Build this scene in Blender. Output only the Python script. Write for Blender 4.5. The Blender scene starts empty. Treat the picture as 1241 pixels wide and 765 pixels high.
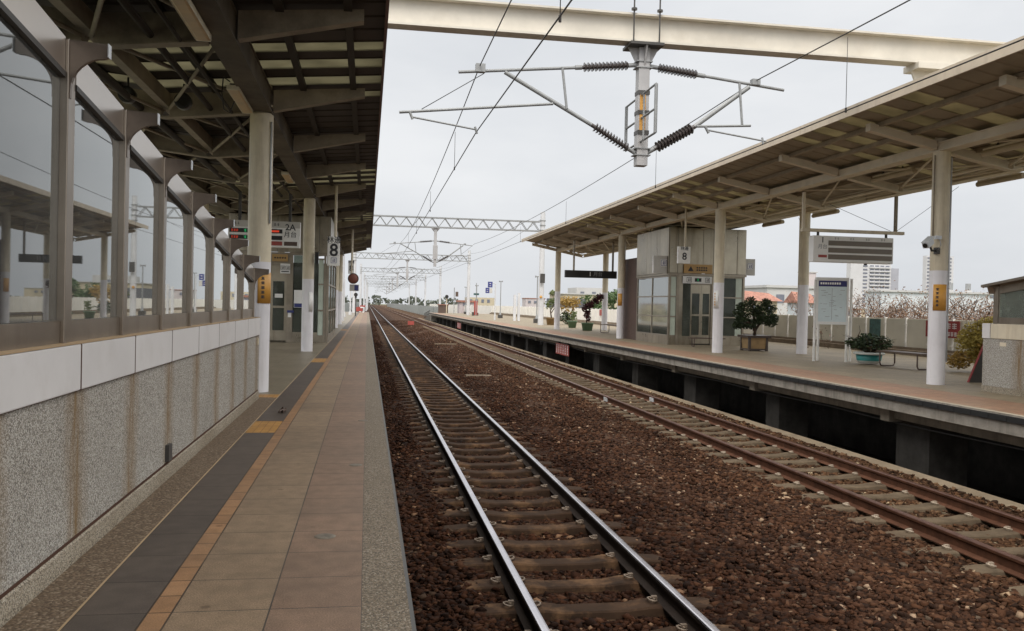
import bpy, math, random
import numpy as np
from mathutils import Vector, Matrix

random.seed(7)
rng = np.random.default_rng(7)
sc = bpy.context.scene
COL = sc.collection
PI = math.pi

# ------------------------------------------------------------------ mesh helper
class MB:
    def __init__(s):
        s.v, s.f, s.sm, s.mi = [], [], [], []
        s.cur = 0
    def add(s, vs, fs, smooth=False):
        o = len(s.v)
        s.v += [tuple(p) for p in vs]
        for f in fs:
            s.f.append(tuple(i + o for i in f)); s.sm.append(smooth); s.mi.append(s.cur)
        return s
    def box(s, x0, x1, y0, y1, z0, z1):
        v = [(x0,y0,z0),(x1,y0,z0),(x1,y1,z0),(x0,y1,z0),(x0,y0,z1),(x1,y0,z1),(x1,y1,z1),(x0,y1,z1)]
        return s.add(v, [(0,3,2,1),(4,5,6,7),(0,1,5,4),(1,2,6,5),(2,3,7,6),(3,0,4,7)])
    def quad(s, a, b, c, d):
        return s.add([a, b, c, d], [(0,1,2,3)])
    def prism(s, prof, axis, a, b):
        # closed profile (list of 2D) extruded along axis; profile coordinates are the two remaining axes in xyz order
        def P(p, t):
            if axis == 'x': return (t, p[0], p[1])
            if axis == 'y': return (p[0], t, p[1])
            return (p[0], p[1], t)
        n = len(prof)
        v = [P(p, a) for p in prof] + [P(p, b) for p in prof]
        f = [(i, (i+1) % n, n + (i+1) % n, n + i) for i in range(n)]
        f += [tuple(range(n))[::-1], tuple(range(n, 2*n))]
        return s.add(v, f)
    def ring(s, p, d, r, n, ref=None):
        d = Vector(d).normalized()
        ref = Vector(ref) if ref is not None else (Vector((0,0,1)) if abs(d.z) < .9 else Vector((1,0,0)))
        a = d.cross(ref).normalized(); b = d.cross(a).normalized()
        return [tuple(Vector(p) + a*math.cos(2*PI*i/n)*r + b*math.sin(2*PI*i/n)*r) for i in range(n)]
    def cyl(s, p0, p1, r0, r1=None, n=12, caps=True):
        r1 = r0 if r1 is None else r1
        d = Vector(p1) - Vector(p0)
        a = s.ring(p0, d, r0, n); b = s.ring(p1, d, r1, n)
        s.add(a + b, [(i, n+i, n+(i+1) % n, (i+1) % n) for i in range(n)], True)
        if caps:
            s.add(a, [tuple(range(n))]); s.add(b, [tuple(range(n))[::-1]])
        return s
    def tube(s, pts, r, n=6, closed=False):
        pts = [Vector(p) for p in pts]; m = len(pts); R = []
        for i, p in enumerate(pts):
            if closed: d = pts[(i+1) % m] - pts[i-1]
            else: d = pts[min(i+1, m-1)] - pts[max(i-1, 0)]
            rr = r[i] if isinstance(r, (list, tuple)) else r
            R.append(s.ring(p, d, rr, n))
        v = [q for k in R for q in k]
        f = []
        for k in range(m if closed else m-1):
            o, o2 = k*n, ((k+1) % m)*n
            f += [(o+i, o2+i, o2+(i+1) % n, o+(i+1) % n) for i in range(n)]
        if not closed:
            f += [tuple(range(n)), tuple(range((m-1)*n, m*n))[::-1]]
        return s.add(v, f, True)
    def lathe(s, prof, c, n=20, axis='z'):
        # prof: (r, h) list
        v = []
        for r, h in prof:
            for i in range(n):
                a = 2*PI*i/n
                if axis == 'z': v.append((c[0]+r*math.cos(a), c[1]+r*math.sin(a), c[2]+h))
                elif axis == 'y': v.append((c[0]+r*math.cos(a), c[1]+h, c[2]+r*math.sin(a)))
                else: v.append((c[0]+h, c[1]+r*math.cos(a), c[2]+r*math.sin(a)))
        f = []
        for k in range(len(prof)-1):
            f += [(k*n+i, k*n+(i+1) % n, (k+1)*n+(i+1) % n, (k+1)*n+i) for i in range(n)]
        return s.add(v, f, True)
    def build(s, name, mats, parent=None, loc=None, bevel=0):
        me = bpy.data.meshes.new(name)
        if parent is not None: off = wloc(parent)
        else: off = Vector(loc) if loc is not None else Vector((0,0,0))
        me.from_pydata([tuple(Vector(p) - off) for p in s.v], [], s.f)
        if not isinstance(mats, (list, tuple)): mats = [mats]
        for m in mats: me.materials.append(m)
        me.polygons.foreach_set('use_smooth', s.sm)
        me.polygons.foreach_set('material_index', s.mi)
        me.update()
        o = bpy.data.objects.new(name, me); COL.objects.link(o)
        if parent is not None: o.parent = parent
        else: o.location = off
        if bevel:
            b = o.modifiers.new('bevel', 'BEVEL'); b.width = bevel; b.segments = 2; b.limit_method = 'ANGLE'
        return o

def wloc(o):
    v = Vector((0,0,0))
    while o is not None:
        v += o.location; o = o.parent
    return v
def tag(o, label, cat, group=None, kind=None):
    if label: o['label'] = label
    if cat: o['category'] = cat
    if group: o['group'] = group
    if kind: o['kind'] = kind
    return o
def thing(name, label, cat, loc=(0,0,0), group=None):
    o = bpy.data.objects.new(name, None); COL.objects.link(o); o.location = loc
    o.empty_display_size = .2
    return tag(o, label, cat, group)
def struct(mb, name, mats, kind='structure'):
    o = mb.build(name, mats); o['kind'] = kind; return o
def copy_tree(o, parent=None):
    c = o.copy(); COL.objects.link(c)
    if parent is not None: c.parent = parent
    for ch in list(o.children): copy_tree(ch, c)
    return c
def text(name, s, loc, size, mat, parent, face='-y', align='CENTER', sx=1.0):
    cu = bpy.data.curves.new(name, 'FONT'); cu.body = s; cu.size = size
    cu.align_x = align; cu.align_y = 'CENTER'; cu.extrude = .001; cu.offset = size*(.018 if s.isascii() else .006); cu.resolution_u = 3
    cu.materials.append(mat)
    tmp = bpy.data.objects.new(name, cu); COL.objects.link(tmp)
    me = bpy.data.meshes.new_from_object(tmp.evaluated_get(bpy.context.evaluated_depsgraph_get())); me.name = name
    bpy.data.objects.remove(tmp)
    o = bpy.data.objects.new(name, me); COL.objects.link(o)
    o.parent = parent; o.location = Vector(loc) - wloc(parent)
    o.rotation_euler = {'-y': (PI/2,0,0), '-x': (PI/2,0,-PI/2), '+x': (PI/2,0,PI/2)}[face]
    o.scale = (sx, 1, 1)
    return o

# ------------------------------------------------------------------ materials
def newmat(name):
    m = bpy.data.materials.new(name); m.use_nodes = True
    nt = m.node_tree; nt.nodes.clear()
    return m, nt
def N(nt, t, **kw):
    n = nt.nodes.new(t)
    for k, v in kw.items():
        if k.startswith('i_'):
            key = k[2:]
            key = int(key) if key.isdigit() else key.replace('_', ' ')
            n.inputs[key].default_value = v
        else: setattr(n, k, v)
    return n
def L(nt, a, ao, b, bi): nt.links.new(a.outputs[ao], b.inputs[bi])
def c4(c): return (c[0], c[1], c[2], 1)
def ramp(nt, pts):
    r = nt.nodes.new('ShaderNodeValToRGB'); e = r.color_ramp.elements
    while len(e) < len(pts): e.new(.5)
    for i, (p, c) in enumerate(pts):
        e[i].position = p; e[i].color = c4(c) if len(c) == 3 else c
    return r
def basic(name, col, rough=.6, metal=0., var=.15, scale=3., bump=0., bscale=60., dirt=None, streak=False, spec=.5, coat=0.):
    """Principled with noisy colour variation, optional dirt blotches / vertical streaks and fine bump."""
    m, nt = newmat(name)
    out = N(nt, 'ShaderNodeOutputMaterial'); p = N(nt, 'ShaderNodeBsdfPrincipled')
    p.inputs['Roughness'].default_value = rough; p.inputs['Metallic'].default_value = metal
    p.inputs['Specular IOR Level'].default_value = .12 if rough >= .75 else spec; p.inputs['Coat Weight'].default_value = coat
    L(nt, p, 0, out, 0)
    g = N(nt, 'ShaderNodeNewGeometry')
    no = N(nt, 'ShaderNodeTexNoise', i_Scale=scale, i_Detail=6., i_Roughness=.65)
    L(nt, g, 'Position', no, 'Vector')
    lo = tuple(c*(1-var*1.6) for c in col); hi = tuple(min(1, c*(1+var)) for c in col)
    r = ramp(nt, [(.3, lo), (.7, hi)]); L(nt, no, 0, r, 0)
    last = r
    if dirt is not None:
        dc, amt, dsc = dirt
        mp = N(nt, 'ShaderNodeMapping'); L(nt, g, 'Position', mp, 'Vector')
        mp.inputs['Scale'].default_value = (dsc*4, dsc*4, dsc*.35) if streak else (dsc, dsc, dsc)
        n2 = N(nt, 'ShaderNodeTexNoise', i_Scale=1., i_Detail=8., i_Roughness=.7); L(nt, mp, 0, n2, 'Vector')
        r2 = ramp(nt, [(.5, (0,0,0)), (.72, (amt,amt,amt))]); L(nt, n2, 0, r2, 0)
        mx = N(nt, 'ShaderNodeMix', data_type='RGBA'); L(nt, r2, 0, mx, 0); L(nt, last, 0, mx, 6)
        mx.inputs[7].default_value = c4(dc); last = mx
        L(nt, mx, 2, p, 'Base Color')
    else:
        L(nt, r, 0, p, 'Base Color')
    rr = N(nt, 'ShaderNodeMapRange'); L(nt, no, 0, rr, 0)
    rr.inputs['To Min'].default_value = max(.02, rough-.12); rr.inputs['To Max'].default_value = min(1, rough+.12)
    L(nt, rr, 0, p, 'Roughness')
    if bump:
        nb = N(nt, 'ShaderNodeTexNoise', i_Scale=bscale, i_Detail=4.); L(nt, g, 'Position', nb, 'Vector')
        b = N(nt, 'ShaderNodeBump', i_Strength=bump, i_Distance=.01); L(nt, nb, 0, b, 'Height'); L(nt, b, 0, p, 'Normal')
    return m

def aggregate(name, cols, vscale=90., rough=.75, stain=None, bump=.5, dirt=(.10,.075,.045), dirt_amt=.35):
    """Washed-pebble finish: voronoi grains of several colours in mortar; optional rust runs below the cap joints."""
    m, nt = newmat(name)
    out = N(nt, 'ShaderNodeOutputMaterial'); p = N(nt, 'ShaderNodeBsdfPrincipled', i_Roughness=rough); L(nt, p, 0, out, 0); p.inputs['Specular IOR Level'].default_value = .22
    g = N(nt, 'ShaderNodeNewGeometry')
    vo = N(nt, 'ShaderNodeTexVoronoi', i_Scale=vscale); L(nt, g, 'Position', vo, 'Vector')
    sp = N(nt, 'ShaderNodeSeparateColor'); L(nt, vo, 'Color', sp, 0)
    k = len(cols)
    r = ramp(nt, [(i/k, c) for i, c in enumerate(cols)]); r.color_ramp.interpolation = 'CONSTANT'; L(nt, sp, 0, r, 0)
    # mortar between grains
    rm = ramp(nt, [(.35, (0,0,0)), (.75, (.7,.7,.7))]); L(nt, vo, 'Distance', rm, 0)
    mx = N(nt, 'ShaderNodeMix', data_type='RGBA'); L(nt, rm, 0, mx, 0); L(nt, r, 0, mx, 6)
    avg = np.mean(np.array(cols), 0)*.75; mx.inputs[7].default_value = c4(avg)
    no = N(nt, 'ShaderNodeTexNoise', i_Scale=1.3, i_Detail=6., i_Roughness=.7); L(nt, g, 'Position', no, 'Vector')
    rd = ramp(nt, [(.42, (0,0,0)), (.75, (dirt_amt,)*3)]); L(nt, no, 0, rd, 0)
    m2 = N(nt, 'ShaderNodeMix', data_type='RGBA'); L(nt, rd, 0, m2, 0); L(nt, mx, 2, m2, 6); m2.inputs[7].default_value = c4(dirt)
    last = m2
    if stain:
        y0, pitch = stain
        se = N(nt, 'ShaderNodeSeparateXYZ'); L(nt, g, 'Position', se, 0)
        n3 = N(nt, 'ShaderNodeTexNoise', i_Scale=5., i_Detail=5.); L(nt, g, 'Position', n3, 'Vector')
        a = N(nt, 'ShaderNodeMath', operation='MULTIPLY_ADD'); L(nt, n3, 0, a, 0); a.inputs[1].default_value = .12; L(nt, se, 1, a, 2)
        b = N(nt, 'ShaderNodeMath', operation='SUBTRACT'); L(nt, a, 0, b, 0); b.inputs[1].default_value = y0 + .06 - pitch/2
        d = N(nt, 'ShaderNodeMath', operation='DIVIDE'); L(nt, b, 0, d, 0); d.inputs[1].default_value = pitch
        f = N(nt, 'ShaderNodeMath', operation='FRACT'); L(nt, d, 0, f, 0)
        h = N(nt, 'ShaderNodeMath', operation='SUBTRACT'); L(nt, f, 0, h, 0); h.inputs[1].default_value = .5
        ab = N(nt, 'ShaderNodeMath', operation='ABSOLUTE'); L(nt, h, 0, ab, 0)
        rs = ramp(nt, [(.02, (.95,)*3), (.07, (.62,)*3), (.20, (0,0,0))]); L(nt, ab, 0, rs, 0)
        mp4 = N(nt, 'ShaderNodeMapping'); mp4.inputs['Scale'].default_value = (3., 26., 2.2); L(nt, g, 'Position', mp4, 'Vector'); n4 = N(nt, 'ShaderNodeTexNoise', i_Scale=1., i_Detail=7., i_Roughness=.7); L(nt, mp4, 0, n4, 'Vector')
        rr = ramp(nt, [(.34, (.12,)*3), (.62, (1,)*3)]); L(nt, n4, 0, rr, 0)
        mu = N(nt, 'ShaderNodeMath', operation='MULTIPLY'); L(nt, rs, 0, mu, 0); L(nt, rr, 0, mu, 1)
        m3 = N(nt, 'ShaderNodeMix', data_type='RGBA'); L(nt, mu, 0, m3, 0); L(nt, m2, 2, m3, 6); m3.inputs[7].default_value = c4((.20,.12,.045))
        last = m3
    L(nt, last, 2, p, 'Base Color')
    b = N(nt, 'ShaderNodeBump', i_Strength=bump, i_Distance=.006, invert=True); L(nt, vo, 'Distance', b, 'Height'); L(nt, b, 0, p, 'Normal')
    return m

def tiles(name, c1, c2, x0, w, row, y0=0., mortar=.006, mcol=(.05,.042,.035), rough=.6, grain=.25, dirt=(.06,.05,.04), dirt_amt=.4, offset=0.):
    """Square paving tiles: brick texture aligned to a strip that starts at x0 and is w wide."""
    m, nt = newmat(name)
    out = N(nt, 'ShaderNodeOutputMaterial'); p = N(nt, 'ShaderNodeBsdfPrincipled', i_Roughness=rough); L(nt, p, 0, out, 0); p.inputs['Specular IOR Level'].default_value = .22
    g = N(nt, 'ShaderNodeNewGeometry')
    mp = N(nt, 'ShaderNodeMapping'); L(nt, g, 'Position', mp, 'Vector'); mp.inputs['Location'].default_value = (-x0+200*w, -y0+200*row, 0)
    br = N(nt, 'ShaderNodeTexBrick', offset=offset, offset_frequency=2, squash=1., i_Scale=1., i_Mortar_Size=mortar/2*1.0, i_Mortar_Smooth=.15, i_Bias=0., i_Brick_Width=w, i_Row_Height=row)
    br.inputs['Color1'].default_value = c4(c1); br.inputs['Color2'].default_value = c4(c2); br.inputs['Mortar'].default_value = c4(mcol)
    L(nt, mp, 0, br, 'Vector')
    n1 = N(nt, 'ShaderNodeTexNoise', i_Scale=160., i_Detail=3.); L(nt, g, 'Position', n1, 'Vector')
    r1 = ramp(nt, [(.3, (1-grain,)*3), (.7, (1+grain*.6,)*3)]); L(nt, n1, 0, r1, 0)
    mu = N(nt, 'ShaderNodeMix', data_type='RGBA', blend_type='MULTIPLY'); mu.inputs[0].default_value = 1.; L(nt, br, 0, mu, 6); L(nt, r1, 0, mu, 7)
    n2 = N(nt, 'ShaderNodeTexNoise', i_Scale=.9, i_Detail=8., i_Roughness=.7); L(nt, g, 'Position', n2, 'Vector')
    r2 = ramp(nt, [(.42, (0,0,0)), (.72, (dirt_amt,)*3)]); L(nt, n2, 0, r2, 0)
    md = N(nt, 'ShaderNodeMix', data_type='RGBA'); L(nt, r2, 0, md, 0); L(nt, mu, 2, md, 6); md.inputs[7].default_value = c4(dirt)
    n5 = N(nt, 'ShaderNodeTexNoise', i_Scale=11., i_Detail=4.); L(nt, g, 'Position', n5, 'Vector')
    r5 = ramp(nt, [(.35, (.86,)*3), (.65, (1.08,)*3)]); L(nt, n5, 0, r5, 0)
    mz = N(nt, 'ShaderNodeMix', data_type='RGBA', blend_type='MULTIPLY'); mz.inputs[0].default_value = 1.; L(nt, md, 2, mz, 6); L(nt, r5, 0, mz, 7)
    vs = N(nt, 'ShaderNodeTexVoronoi', i_Scale=2.6); L(nt, g, 'Position', vs, 'Vector')
    rv = ramp(nt, [(.035, (.55,.52,.5)), (.06, (1,1,1))]); L(nt, vs, 'Distance', rv, 0)
    mg = N(nt, 'ShaderNodeMix', data_type='RGBA', blend_type='MULTIPLY'); mg.inputs[0].default_value = .8; L(nt, mz, 2, mg, 6); L(nt, rv, 0, mg, 7)
    L(nt, mg, 2, p, 'Base Color')
    b = N(nt, 'ShaderNodeBump', i_Strength=.35, i_Distance=.004, invert=True); L(nt, br, 'Fac', b, 'Height'); L(nt, b, 0, p, 'Normal')
    return m

def glass(name, tint, rough=.02, body=.0, bodycol=(.3,.33,.32), ior=1.5, gain=2.0):
    """Sheet of glazing: clear transmission with a tint, mirror reflection by Fresnel (both faces), a little dust."""
    m, nt = newmat(name)
    out = N(nt, 'ShaderNodeOutputMaterial')
    t = N(nt, 'ShaderNodeBsdfTransparent'); t.inputs[0].default_value = c4(tint)
    gl = N(nt, 'ShaderNodeBsdfGlossy', i_Roughness=rough); gl.inputs[0].default_value = (.95,.97,.96,1)
    d = N(nt, 'ShaderNodeBsdfDiffuse'); d.inputs[0].default_value = c4(bodycol)
    fr = N(nt, 'ShaderNodeFresnel', i_IOR=ior)
    mu = N(nt, 'ShaderNodeMath', operation='MULTIPLY', use_clamp=True); L(nt, fr, 0, mu, 0); mu.inputs[1].default_value = gain
    g = N(nt, 'ShaderNodeNewGeometry')
    no = N(nt, 'ShaderNodeTexNoise', i_Scale=1.6, i_Detail=7., i_Roughness=.7); L(nt, g, 'Position', no, 'Vector')
    mr = N(nt, 'ShaderNodeMapRange'); L(nt, no, 0, mr, 0); mr.inputs['From Min'].default_value=.3; mr.inputs['From Max'].default_value=.75
    mr.inputs['To Min'].default_value = body*.5; mr.inputs['To Max'].default_value = min(1, body*1.5)
    m1 = N(nt, 'ShaderNodeMixShader'); L(nt, mr, 0, m1, 0); L(nt, t, 0, m1, 1); L(nt, d, 0, m1, 2)
    m2 = N(nt, 'ShaderNodeMixShader'); L(nt, mu, 0, m2, 0); L(nt, m1, 0, m2, 1); L(nt, gl, 0, m2, 2)
    L(nt, m2, 0, out, 0)
    return m

def translucent(name, col):
    m, nt = newmat(name)
    out = N(nt, 'ShaderNodeOutputMaterial'); t = N(nt, 'ShaderNodeBsdfTranslucent'); d = N(nt, 'ShaderNodeBsdfDiffuse')
    g = N(nt, 'ShaderNodeNewGeometry'); no = N(nt, 'ShaderNodeTexNoise', i_Scale=2.5, i_Detail=6.); L(nt, g, 'Position', no, 'Vector')
    r = ramp(nt, [(.3, tuple(c*.7 for c in col)), (.7, col)]); L(nt, no, 0, r, 0)
    L(nt, r, 0, t, 0); L(nt, r, 0, d, 0)
    m1 = N(nt, 'ShaderNodeMixShader'); m1.inputs[0].default_value = .3; L(nt, t, 0, m1, 1); L(nt, d, 0, m1, 2); L(nt, m1, 0, out, 0)
    return m

def stones_mat():
    m, nt = newmat('ballast_stone')
    out = N(nt, 'ShaderNodeOutputMaterial'); p = N(nt, 'ShaderNodeBsdfPrincipled', i_Roughness=.85); L(nt, p, 0, out, 0); p.inputs['Specular IOR Level'].default_value = .1
    g = N(nt, 'ShaderNodeNewGeometry')
    r = ramp(nt, [(0, (.024,.012,.0075)), (.22, (.048,.022,.0125)), (.5, (.072,.033,.018)), (.72, (.058,.028,.0162)), (.86, (.11,.058,.034)), (.96, (.10,.072,.052)), (.983, (.31,.215,.145))])
    r.color_ramp.interpolation = 'CONSTANT'; L(nt, g, 'Random Per Island', r, 0)
    se = N(nt, 'ShaderNodeSeparateXYZ'); L(nt, g, 'Position', se, 0)
    # brake dust and oil darken the strip of the running track (real dirt on the stones)
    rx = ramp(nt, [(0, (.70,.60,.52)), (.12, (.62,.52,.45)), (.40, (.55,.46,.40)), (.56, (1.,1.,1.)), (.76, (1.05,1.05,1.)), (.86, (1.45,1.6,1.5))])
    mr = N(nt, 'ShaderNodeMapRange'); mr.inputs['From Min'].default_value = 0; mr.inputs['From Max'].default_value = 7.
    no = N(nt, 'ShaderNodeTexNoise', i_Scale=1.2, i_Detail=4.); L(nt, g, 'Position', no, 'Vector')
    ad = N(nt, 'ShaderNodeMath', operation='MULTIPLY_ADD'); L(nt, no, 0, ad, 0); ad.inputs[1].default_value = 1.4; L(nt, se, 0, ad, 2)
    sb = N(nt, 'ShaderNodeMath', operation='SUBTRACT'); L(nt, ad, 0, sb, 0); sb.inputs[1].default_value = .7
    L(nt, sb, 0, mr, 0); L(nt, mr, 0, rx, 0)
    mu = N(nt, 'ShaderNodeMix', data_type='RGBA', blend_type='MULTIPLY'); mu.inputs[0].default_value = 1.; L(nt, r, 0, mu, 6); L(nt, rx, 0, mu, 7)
    nq = N(nt, 'ShaderNodeTexNoise', i_Scale=.75, i_Detail=5., i_Roughness=.6); L(nt, g, 'Position', nq, 'Vector')
    rq = ramp(nt, [(.34, (.78,.76,.76)), (.52, (1.,1.,1.)), (.68, (1.18,1.14,1.08))]); L(nt, nq, 0, rq, 0)
    m2 = N(nt, 'ShaderNodeMix', data_type='RGBA', blend_type='MULTIPLY'); m2.inputs[0].default_value = 1.; L(nt, mu, 2, m2, 6); L(nt, rq, 0, m2, 7)
    L(nt, m2, 2, p, 'Base Color')
    return m
def ballast_base_mat():
    m, nt = newmat('ballast_base')
    out = N(nt, 'ShaderNodeOutputMaterial'); p = N(nt, 'ShaderNodeBsdfPrincipled', i_Roughness=.9); L(nt, p, 0, out, 0); p.inputs['Specular IOR Level'].default_value = .1
    g = N(nt, 'ShaderNodeNewGeometry')
    vo = N(nt, 'ShaderNodeTexVoronoi', i_Scale=19.); L(nt, g, 'Position', vo, 'Vector')
    sp = N(nt, 'ShaderNodeSeparateColor'); L(nt, vo, 'Color', sp, 0)
    r = ramp(nt, [(0, (.02,.0105,.0065)), (.3, (.039,.018,.0105)), (.6, (.055,.026,.015)), (.85, (.08,.042,.024)), (.98, (.16,.115,.08))]); L(nt, sp, 0, r, 0)
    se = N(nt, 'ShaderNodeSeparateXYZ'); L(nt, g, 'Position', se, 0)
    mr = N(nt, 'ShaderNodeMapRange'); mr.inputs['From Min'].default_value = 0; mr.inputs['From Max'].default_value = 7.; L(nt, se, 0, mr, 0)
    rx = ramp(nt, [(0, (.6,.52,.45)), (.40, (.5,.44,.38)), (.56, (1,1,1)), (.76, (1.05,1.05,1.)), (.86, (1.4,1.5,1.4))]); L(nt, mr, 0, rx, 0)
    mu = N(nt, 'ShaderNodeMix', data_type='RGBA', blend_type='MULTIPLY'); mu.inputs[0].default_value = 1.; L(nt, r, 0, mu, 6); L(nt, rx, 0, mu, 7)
    L(nt, mu, 2, p, 'Base Color')
    b = N(nt, 'ShaderNodeBump', i_Strength=1., i_Distance=.03, invert=True); L(nt, vo, 'Distance', b, 'Height'); L(nt, b, 0, p, 'Normal')
    return m
def leaf_mat(name, c1, c2):
    m, nt = newmat(name)
    out = N(nt, 'ShaderNodeOutputMaterial'); p = N(nt, 'ShaderNodeBsdfPrincipled', i_Roughness=.55)
    t = N(nt, 'ShaderNodeBsdfTranslucent'); g = N(nt, 'ShaderNodeNewGeometry')
    r = ramp(nt, [(0, c1), (1, c2)]); L(nt, g, 'Random Per Island', r, 0); L(nt, r, 0, p, 'Base Color'); L(nt, r, 0, t, 0)
    ms = N(nt, 'ShaderNodeMixShader'); ms.inputs[0].default_value = .25; L(nt, p, 0, ms, 1); L(nt, t, 0, ms, 2); L(nt, ms, 0, out, 0)
    return m
def emit(name, col, s):
    m, nt = newmat(name); out = N(nt, 'ShaderNodeOutputMaterial'); e = N(nt, 'ShaderNodeEmission', i_Strength=s); e.inputs[0].default_value = c4(col); L(nt, e, 0, out, 0); return m

M = {}
M['granite'] = aggregate('washed_granite', [(.55,.52,.47),(.43,.40,.355),(.075,.07,.065),(.40,.365,.31),(.60,.575,.53),(.235,.21,.175)], 170., stain=(4.26,.944), dirt_amt=.25)
M['plinth'] = aggregate('plinth_pebble', [(.46,.40,.31),(.25,.205,.15),(.09,.075,.055),(.38,.32,.24),(.50,.45,.37)], 185., dirt_amt=.55, dirt=(.15,.105,.055))
M['brownagg'] = aggregate('brown_pebble_strip', [(.14,.098,.065),(.19,.135,.09),(.085,.06,.04),(.27,.21,.15),(.115,.078,.05),(.16,.115,.076)], 85., dirt_amt=.35, dirt=(.16,.115,.075))
M['copeagg'] = aggregate('coping_pebble', [(.24,.19,.14),(.15,.118,.086),(.07,.058,.044),(.30,.26,.205),(.20,.155,.11),(.115,.09,.065)], 130., dirt_amt=.3)
M['cap'] = basic('white_cap_panel', (.66,.64,.63), .42, var=.05, scale=1.5, dirt=((.42,.38,.34), .35, 2.))
M['capdark'] = basic('dark_joint', (.085,.045,.032), .8)
M['capedge'] = basic('tan_cap_edge', (.40,.28,.16), .6)
M['steel'] = basic('stained_steel', (.33,.28,.23), .34, metal=.85, var=.14, scale=2., dirt=((.18,.13,.09), .5, 1.2), streak=True)
M['liftsteel'] = basic('lift_steel', (.385,.34,.265), .3, metal=.85, var=.22, scale=.9, dirt=((.16,.125,.08), .65, 1.1), streak=True)
M['liftframe'] = basic('lift_frame_steel', (.33,.285,.225), .4, metal=.7, var=.14)
M['corbel'] = basic('shade_toned_steel', (.22,.18,.15), .36, metal=.8, var=.2, scale=4.)  # mullion steel again, darkened: shadow and dark reflections put into the colour
M['railing'] = basic('polished_top_rail', (.60,.55,.50), .3, metal=1., var=.08, scale=1.)
M['cream'] = basic('cream_paint', (.66,.58,.44), .5, var=.10, scale=2., dirt=((.34,.25,.15), .45, 1.6), streak=True)
M['beam'] = basic('beige_girder_paint', (.66,.615,.535), .55, var=.08, scale=1.5, dirt=((.42,.35,.26), .35, .8))
M['arm'] = basic('dusty_beige_steel', (.31,.265,.20), .62, var=.18, scale=3., dirt=((.075,.056,.038), .65, 1.7))
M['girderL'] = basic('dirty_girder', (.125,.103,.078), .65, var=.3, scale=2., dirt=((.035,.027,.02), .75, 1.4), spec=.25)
M['armR'] = basic('beige_steel', (.69,.61,.475), .6, var=.10, scale=3., dirt=((.33,.25,.165), .4, 1.5))
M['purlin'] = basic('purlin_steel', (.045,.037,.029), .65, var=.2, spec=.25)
M['purlinR'] = basic('purlin_beige', (.34,.275,.195), .65, var=.2)
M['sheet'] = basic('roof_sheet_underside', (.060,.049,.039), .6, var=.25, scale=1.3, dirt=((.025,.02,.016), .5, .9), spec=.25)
M['sheetR'] = basic('roof_sheet_beige', (.34,.29,.21), .6, var=.15, scale=1.3, dirt=((.18,.14,.095), .45, .9))
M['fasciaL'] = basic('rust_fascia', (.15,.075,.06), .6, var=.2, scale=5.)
M['fasciaR'] = basic('fascia_cream', (.56,.47,.36), .5, var=.08, dirt=((.3,.22,.15), .35, 1.5), streak=True)
M['skylight'] = translucent('skylight_sheet', (.36,.34,.26))
M['skylightR'] = translucent('skylight_sheet_beige', (.33,.29,.20))
M['colhi'] = basic('column_cream', (.68,.60,.445), .45, var=.10, scale=2.5, dirt=((.30,.22,.13), .55, 1.6), streak=True)
M['collo'] = basic('column_white', (.78,.76,.78), .42, var=.06, scale=2., dirt=((.42,.39,.36), .4, 2.), streak=True)
M['orange'] = basic('orange_sign_face', (.62,.31,.06), .45, var=.08)
M['white'] = basic('white_sign_face', (.82,.81,.78), .45, var=.05, dirt=((.55,.5,.44), .25, 2.))
M['greyplate'] = basic('grey_sign_plate', (.52,.50,.46), .5, var=.08)
M['orangedull'] = basic('faded_orange_face', (.50,.31,.12), .5, var=.1)
M['black'] = basic('black_plastic', (.018,.017,.016), .45)
M['ink'] = basic('printed_black', (.03,.03,.035), .5)
M['inkblue'] = basic('printed_blue', (.05,.06,.20), .5)
M['inkgrey'] = basic('printed_grey', (.30,.30,.31), .5)
M['inkwhite'] = basic('printed_white', (.78,.76,.74), .5)
M['red'] = basic('red_enamel', (.36,.06,.045), .5, var=.12, dirt=((.34,.15,.12), .5, 2.))
M['redcloth'] = basic('dark_red_banner', (.24,.03,.03), .7)
M['ledpanel'] = basic('unlit_led_panel', (.155,.12,.085), .35, var=.1)
M['ledred'] = emit('led_red', (1.,.10,.05), .5); M['ledgreen'] = emit('led_green', (.05,.8,.25), .45)
M['dark'] = basic('dark_grey_metal', (.06,.055,.05), .5)
M['grey'] = basic('galvanised_grey', (.30,.305,.305), .5, metal=.2, var=.12, scale=6.)
M['post'] = basic('grey_painted_post', (.42,.41,.41), .5, var=.08, dirt=((.28,.25,.22), .4, 2.), streak=True)
M['insul'] = basic('brown_porcelain', (.075,.062,.058), .3, var=.1, coat=.2)
M['wire'] = basic('catenary_wire', (.05,.045,.042), .5, metal=.5)
M['conc'] = basic('concrete_edge', (.31,.28,.24), .8, var=.2, scale=4., bump=.2, dirt=((.08,.07,.058), .75, 1.3), streak=True)
M['concdark'] = basic('shaded_concrete', (.075,.068,.06), .85, var=.3, scale=2., bump=.2, dirt=((.03,.026,.022), .6, .8), streak=True)  # darker than the edge concrete: shade below the platforms put into the colour
M['beamconc'] = basic('recessed_concrete_beam', (.26,.225,.175), .85, var=.2, scale=3., dirt=((.10,.08,.06), .6, 1.4), streak=True)
M['copepale'] = basic('pale_coping', (.40,.345,.27), .8, var=.15, scale=6.)
M['curb'] = basic('ballast_curb_concrete', (.23,.18,.125), .85, var=.2, scale=3., bump=.3, bscale=40., dirt=((.10,.07,.045), .6, 1.5))
M['pole'] = basic('white_concrete_mast', (.60,.60,.61), .6, var=.08, scale=1.5, dirt=((.42,.40,.38), .3, 1.5), streak=True)
M['rubber'] = basic('black_rubber', (.008,.008,.008), .7)
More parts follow.
